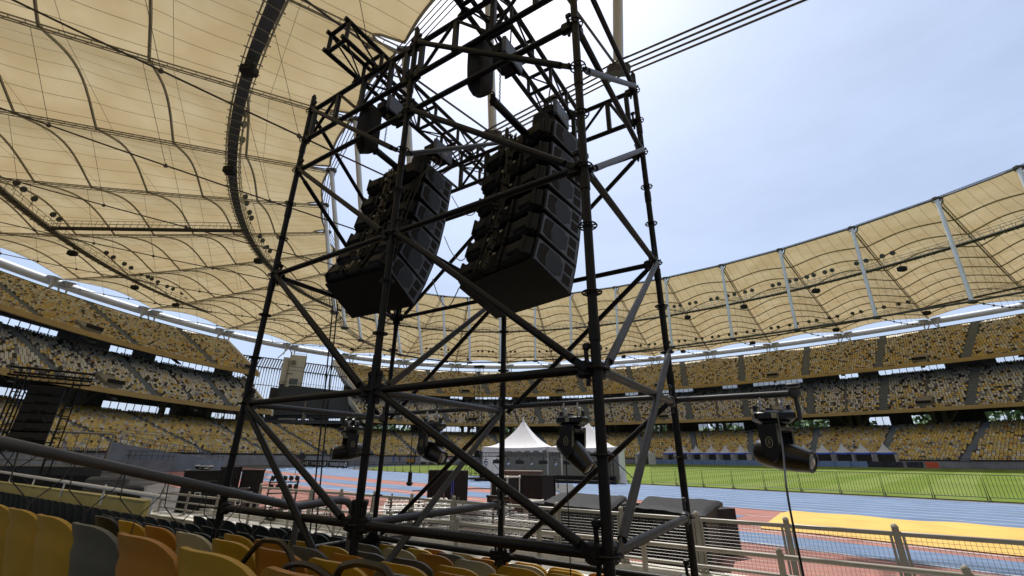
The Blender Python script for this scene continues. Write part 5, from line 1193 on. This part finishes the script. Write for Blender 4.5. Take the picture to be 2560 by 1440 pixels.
for z in (30.4, 29.2): mb.tube(c + UP * z - Xt * 2.6, c + UP * (z - .3) + Xt * 2.6, .08, 5)
for x in (-2.4, 2.4): mb.tube(c + Xt * x + UP * 20, c + Xt * x + UP * 34, .09, 5)
mb.lathe(c + UP * 31.6 - Xt * 1.2, -Yt, [(0, .5), (.2, .8), (.5, .85)], 14); mb.box(c + UP * 27.9 - Xt * 1.8, 1.6, .3, .3, (Xt, Yt, UP)); mb.build('pipework', 'conc', tw)
mb = MB()
for a in (-2.4, 2.4):
    for b in (-2.4, 2.4): mb.tube(V3(-74.2, 150.2, 34.3) + Xt * a + Yt * b, V3(-74.2, 150.2, 35.6) + Xt * a + Yt * b, .06, 4)
for z in (35.0, 35.6):
    for a in (-2.4, 2.4): mb.tube(V3(-74.2, 150.2, z) + Xt * a - Yt * 2.4, V3(-74.2, 150.2, z) + Xt * a + Yt * 2.4, .05, 4); mb.tube(V3(-74.2, 150.2, z) + Yt * a - Xt * 2.4, V3(-74.2, 150.2, z) + Yt * a + Xt * 2.4, .05, 4)
mb.build('roof_railing', 'galv_and_lit', tw)
fw = thing('louvre_screen', 'open screen of slanting dark fins on slender posts across the stand gap', 'screen wall', V3(-75, 152, 0))
FA, FB = V3(-92.5, 141.5, 0), V3(-59.5, 158.0, 0); n = 46; fin = MB(); post = MB(); rl = MB(); zt0, zt1 = 33.8, 32.4
for i in range(n + 1):
    t_ = i / n; b = FA.lerp(FB, t_); zt = lerp(zt0, zt1, t_); d = (FB - FA).normalized(); q = UP.cross(d)
    fin.prism([b + UP * (zt - 3.6) - d * .10, b + UP * (zt - 3.6) + d * .22, b + UP * zt + q * 2.4 + d * .85, b + UP * zt + q * 2.4 + d * .45], q * .25)
    post.lathe(b + UP * 9, (0, 0, 1), [(0, .09), (zt - 15, .09), (zt - 13.4, .14), (zt - 12.7, .24)], 6)
for z, off in ((-3.6, 0), (0, 2.4), (-9.4, 0), (-14.5, 0)):
    q = UP.cross((FB - FA).normalized()) * off; rl.tube(FA + UP * (zt0 + z) + q, FB + UP * (zt1 + z) + q, .2 if z > -5 else .12, 5)
fin.build('fin', 'concd', fw); post.build('post', 'concd', fw); rl.build('cross_rail', 'concd', fw)
mb = MB(); mb.prism([V3(-95, 143, 9), V3(-58, 160, 9), V3(-58, 160, 13), V3(-95, 143, 13)], V3(-.5, 1, 0)); mb.build('base_wall', 'concd', fw)
# ------------------------------------------------------------------ outside: apartment blocks, trees
def block(A, B, h, storeys, bays, label, dep=22):
    r = thing('apartment_building', label, 'building', A.lerp(B, .5)); d = (B - A).normalized(); q = d.cross(UP) * -1; L_ = (B - A).length; mb = MB(); mb.box(A.lerp(B, .5) + q * dep / 2 + UP * h / 2, L_, dep, h, (d, q, UP))
    for k in range(6): mb.box(A.lerp(B, (k + .5) / 6) + q * dep / 2 + UP * (h + 1.3), L_ / 13, dep * .5, 2.6, (d, q, UP))
    mb.build('wall', 'bwall', r)
    for s_ in range(storeys):
        z = h - 3.0 - s_ * 3.4
        for k in range(bays):
            if (k * 7 + s_ * 3) % 9 == 0: continue
            mb = MB(); c = A.lerp(B, (k + .5) / bays) - q * .1 + UP * z; mb.box(c, L_ / bays * .45, .3, 1.7, (d, q, UP)); mb.build('window', 'glasswin', r)
    mb = MB()
    for s_ in range(storeys): mb.box(A.lerp(B, .5) - q * .5 + UP * (h - 4.5 - s_ * 3.4), L_, 1.0, .25, (d, q, UP))
    mb.build('balcony', 'bwall', r); return r
block(V3(98, 408, 0), V3(168, 386, 0), 83.5, 3, 14, 'long white apartment block seen under the roof, left part', 22)
block(V3(172, 384, 0), V3(240, 344, 0), 85.5, 3, 14, 'white apartment block with balconies seen under the roof, right part', 22)
mb = MB(); rr_ = np.random.default_rng(5); vs = []; fs = []
nL = 14000; ang = rr_.uniform(R(-52), R(64), nL); rad = rr_.uniform(255, 300, nL); cl = np.sin(ang * 61) * 2.5 + np.sin(ang * 23 + 1) * 4; z = rr_.uniform(1, 4, nL) + rr_.random(nL) ** .6 * (14 + cl + 5 * (ang > .1)); x = np.sin(ang) * rad; y = np.cos(ang) * rad
for i in range(nL):
    c = Vector((x[i], y[i], max(.8, z[i]))); a = Vector(rr_.normal(size=3)).normalized() * 1.3; b = a.cross(Vector(rr_.normal(size=3))).normalized() * 1.1; vs += [c - a, c + b, c + a, c - b]; fs.append((4 * i, 4 * i + 1, 4 * i + 2, 4 * i + 3))
mb.add(vs, fs); tag(mb.build('distant_woodland', 'leaf'), 'far-off belt of green trees glimpsed through the stand openings', 'trees', kind='stuff')
# ------------------------------------------------------------------ floodlights and boxes on the catwalks
fp = thing('floodlight', 'x', 'floodlight', (0, 0, 0)); mb = MB(); mb.lathe((0, 0, 2.35), (0, 1, -.45), [(-.30, .14), (-.22, .34), (.02, .52), (.10, .52)], 12); o = mb.build('lamp_head', 'cable', None, True); o.parent = fp
mb = MB(); mb.lathe((0, .13, 2.29), (0, 1, -.45), [(0, .48), (.02, .4)], 12); o = mb.build('lamp_glass', 'pipe', None, True); o.parent = fp
mb = MB(); mb.tube((0, 0, .9), (0, 0, 2.1), .04, 5); mb.tube((-.55, 0, 2.0), (.55, 0, 2.0), .03, 4); o = mb.build('stalk', 'cable', None); o.parent = fp
fused = [False]
def flood(p, rz, label, grp):
    if not fused[0]: fp.location = p; fp.rotation_euler.z = rz; fp['label'] = label; fp['group'] = grp; fused[0] = True; return
    copy_thing(fp, p, rz, label, grp)
def flights(fn, plist, where):
    cen = S(29, 65, 0)
    for bi, (p0, n, st) in enumerate(plist):
        for k in range(n):
            ph = R(p0 + st * (k + (k // 2) * .6)); p = fn(ph); d = cen - p; rz = math.atan2(-d.x, d.y)
            flood(p + Vector((d.x, d.y, 0)).normalized() * .7, rz, 'round dark floodlight, %s in the %s cluster %s' % (onum(k + 1), onum(bi + 1), where), 'floodlights ' + where)
flights(cat2_pt, [(-62, 3, .9), (-57, 2, .9), (-48.5, 6, 1.25), (-40, 8, 1.2)], 'on the left outer catwalk')
flights(cat1_pt, [(-88, 3, 1.3), (-76, 3, 1.5), (-61, 4, 1.5), (-50, 4, 1.5)], 'on the left inner catwalk')
flights(cat1_pt, [(74, 6, 1.1), (83.5, 6, 1.1), (93.5, 8, .95), (105, 4, 1.2)], 'on the right inner catwalk')
flights(cat2_pt, [(26, 5, 1.0), (38, 8, .9), (50, 7, .9), (60, 4, .9), (68, 8, .85), (77, 8, .85), (86.5, 8, .8), (95, 6, .8)], 'on the far outer catwalk')
def hangbox(p, label, s=1.0):
    r = thing('hanging_speaker', label, 'speaker', p, 'speaker boxes under the catwalks'); mb = MB(); mb.box(p - UP * 1.6 * s, 1.7 * s, 1.3 * s, 1.1 * s, bev=.15); mb.build('speaker_box', 'blackmat', r); mb = MB(); mb.tube(p, p - UP * 1.1 * s, .06, 5); mb.build('hanger', 'cable', r)
for fn, lst, wh in ((cat1_pt, (-84, -70.5, -47, 79, 88.5, 99, 109.5), 'inner catwalk'), (cat2_pt, (-52.5, -42, -34, 8, 18, 36, 48, 66, 75, 84, 93, 101), 'outer catwalk')):
    for j, a in enumerate(lst): hangbox(fn(R(a)), 'dark speaker box hung below the %s, %s from the left' % (wh, onum(j + 1)), .9)
# gangway linking the two catwalks on the left
gw = thing('gangway', 'straight gangway with railings joining the two left catwalks', 'catwalk', cat2_pt(R(-57))); A, B = cat2_pt(R(-56.5)), cat1_pt(R(-55)); d = (B - A).normalized(); s_ = d.cross(UP).normalized(); mb = MB(); mb.box((A + B) / 2, (B - A).length, 1.1, .2, (d, -s_, UP)); mb.build('deck', 'cable', gw); mb = MB(); n = int((B - A).length / 1.3)
for sg in (-1, 1):
    e = s_ * .6 * sg; mb.tube(A + e + UP * 1.3, B + e + UP * 1.3, .05, 4); mb.tube(A + e + UP * .7, B + e + UP * .7, .03, 3)
    for i in range(n + 1): q = A.lerp(B, i / n) + e; mb.tube(q, q + UP * 1.3, .04, 3)
mb.build('guard_rail', MT['steelg'], gw)
# ------------------------------------------------------------------ left: second speaker tower, platform
lo = V3(-17.4, 16.6, 0); ax2 = axes(44); X2, Y2, _u = ax2; pt = thing('speaker_tower', 'farther truss tower with a hanging speaker array at the left edge', 'truss tower', lo)
for a in (-.75, .75):
    for b in (0, 1.6):
        mb = MB(); c = lo + X2 * a + Y2 * b
        for dx in (-.11, .11):
            for dy in (-.11, .11): mb.tube(c + X2 * dx + Y2 * dy, c + X2 * dx + Y2 * dy + UP * 4.6, .02, 5)
        for k in range(12): mb.box(c + UP * (.2 + k * .38), .22, .22, .02, ax2)
        mb.build('leg', 'black', pt)
for b in (0, 1.6):
    mb = MB(); c = lo + Y2 * b + UP * 4.6
    for dz in (0, .28): mb.tube(c - X2 * 1.15 + UP * dz, c + X2 * 1.15 + UP * dz, .025, 6); mb.tube(c - X2 * 1.15 + UP * dz + Y2 * .25, c + X2 * 1.15 + UP * dz + Y2 * .25, .025, 6)
    for k in range(10): x = -1.1 + k * .245; mb.tube(c + X2 * x, c + X2 * x + UP * .28, .015, 4); mb.tube(c + X2 * x, c + X2 * (x + .24) + UP * .28, .012, 4)
    mb.build('top_beam', 'black', pt)
mb = MB()
for z0, z1 in ((.6, 2.2), (2.2, .6), (2.4, 4.3), (4.3, 2.4)): mb.tube(lo - X2 * .75 + UP * z0, lo + X2 * .75 + UP * z1, .018, 5)
for z in (2.3,): mb.tube(lo - X2 * .75 + UP * z, lo + X2 * .75 + UP * z, .025, 5)
mb.build('brace', 'black', pt)
la = thing('line_array', 'small dark speaker array inside the farther left tower', 'loudspeaker', lo + UP * 4.4 + Y2 * .8, 'hanging loudspeaker arrays')
for k in range(6):
    an = R(-4 - k * 6); c = lo + Y2 * (.9 - .02 * k * k) + UP * (4.15 - k * .36) - X2 * .02; mb = MB(); y = (Y2 * math.cos(an) + UP * math.sin(an)); z = X2.cross(y); mb.box(c, 1.0, .6, .34, (X2, y, z), .02); cb = mb.build('cabinet', 'cab', la); mb = MB(); mb.box(c - y * .31, .4, .05, .24, (X2, y, z), .02); mb.build('rear_cover', 'cab', cb)
pf = thing('platform', 'raised grey platform with a tall barred railing at the far left', 'platform', V3(-20, 19, 0)); P0, P1 = V3(-21.8, 17.0, 0), V3(-17.8, 20.6, 0); d = (P1 - P0).normalized(); q = UP.cross(d)
mb = MB(); mb.prism([P0 + UP * 1.26, P1 + UP * 1.04, P1 + UP * 1.39, P0 + UP * 1.52], q * 4.2); mb.build('deck', 'galv_and_lit', pf)
mb = MB(); L_ = (P1 - P0).length
for i in range(15): t_ = i / 14; b = P0.lerp(P1, t_); mb.tube(b + UP * (1.5 - .11 * t_), b + UP * (2.86 - .1 * t_), .024 if i % 14 else .05, 6)
mb.tube(P0 + UP * 2.86, P1 + UP * 2.76, .045, 6); mb.tube(P0 + UP * 1.75, P1 + UP * 1.65, .03, 6); mb.build('railing', 'rail', pf)
mb = MB(); mb.prism([P0 + UP * .1, P1 + UP * .1, P1 + UP * 1.04, P0 + UP * 1.26], q * .1); mb.build('black_skirt', 'blackmat', pf)
for k, t_ in enumerate((.25, .8)):
    mb = MB(); b = P0.lerp(P1, t_) - q * .12
    for a in (-.12, .12): mb.tube(b + d * a + UP * .2, b + d * a + UP * 1.3, .012, 5)
    for z in (.4, .65, .9, 1.15): mb.tube(b - d * .12 + UP * z, b + d * .12 + UP * z, .01, 4)
    mb.build('ladder', 'galv_and_lit', pf)
ac = thing('air_cooler', 'pale grey cooler unit with a round grille beside the left platform', 'cooler', V3(-10.85, 12.85, 0)); c = V3(-10.85, 12.85, .85); ax3 = axes(38); mb = MB(); mb.box(c, .9, .6, 1.0, ax3, .06); mb.build('casing', 'tentg', ac); mb = MB()
for k in range(7): mb.torus(c - ax3[1] * .31, ax3[1], .06 + .05 * k, .008, 20, 4)
for k in range(6): mb.tube(c - ax3[1] * .32 + ax3[0] * .36 * math.cos(k * math.pi / 6) + UP * .36 * math.sin(k * math.pi / 6), c - ax3[1] * .32 - ax3[0] * .36 * math.cos(k * math.pi / 6) - UP * .36 * math.sin(k * math.pi / 6), .007, 4)
mb.build('round_grille', 'wire', ac)
bn = thing('waste_bin', 'dark grey bin standing between the cooler unit and the fence', 'bin', V3(-9.7, 12.25, 0)); mb = MB(); mb.lathe(V3(-9.7, 12.25, 0), (0, 0, 1), [(0, .2), (1.0, .25), (1.03, .27), (1.06, .27)], 14); mb.build('bin_body', 'blackmat', bn, True); mb = MB(); mb.lathe(V3(-9.7, 12.25, 1.07), (0, 0, 1), [(0, .28), (.05, .26), (.1, .15)], 14); mb.build('lid', 'blackmat', bn, True)
mb = MB(); rr_ = random.Random(9); base = V3(-8.9, 11.0, 0); pts = []
n, m = 12, 10; V = []
for j in range(m + 1):
    for i in range(n + 1): a, b = i / n, j / m; V.append(base + V3(a * .9, .2 + .35 * b, 0) + UP * ((1 - abs(a - .45) * 1.1) * .95 * (1 - b * .2) * (.75 + .1 * math.sin(a * 9 + b * 7)) ) - V3(0, .5 * b, b * .5))
mb.add(V, [(j * (n + 1) + i, j * (n + 1) + i + 1, (j + 1) * (n + 1) + i + 1, (j + 1) * (n + 1) + i) for j in range(m) for i in range(n)]); ot = mb.build('draped_tarpaulin', 'orange', None, True); sd = ot.modifiers.new('thick', 'SOLIDIFY'); sd.thickness = .02; tag(ot, 'orange tarpaulin draped at the left end of the post fence', 'tarpaulin')
# grey ramp walls of the left tunnel mouth
vm = thing('tunnel_mouth', 'grey sloping parapet walls round the left player tunnel', 'wall', V3(-46, 58, 0)); mb = MB()
mb.prism([V3(-47.0, 54.5, .0), V3(-39.5, 64.5, .0), V3(-39.5, 64.5, 1.2), V3(-47.0, 54.5, 3.3)], V3(-1.0, .8, 0)); mb.prism([V3(-50, 52.5, 0), V3(-42, 58.2, 0), V3(-42, 58.2, 1.3), V3(-50, 52.5, 1.5)], V3(-.8, .9, 0)); mb.build('parapet', 'stair', vm); mb = MB()
for (a, b) in ((V3(-47.3, 54.9, 3.3), V3(-39.9, 64.9, 1.2)), (V3(-50.2, 52.8, 1.5), V3(-42.2, 58.6, 1.3))):
    for i in range(19): q = a.lerp(b, i / 18); mb.tube(q, q + UP * 1.0, .03, 4)
    for z in (.5, 1.0): mb.tube(a + UP * z, b + UP * z, .03, 4)
mb.build('railing', 'bar', vm)
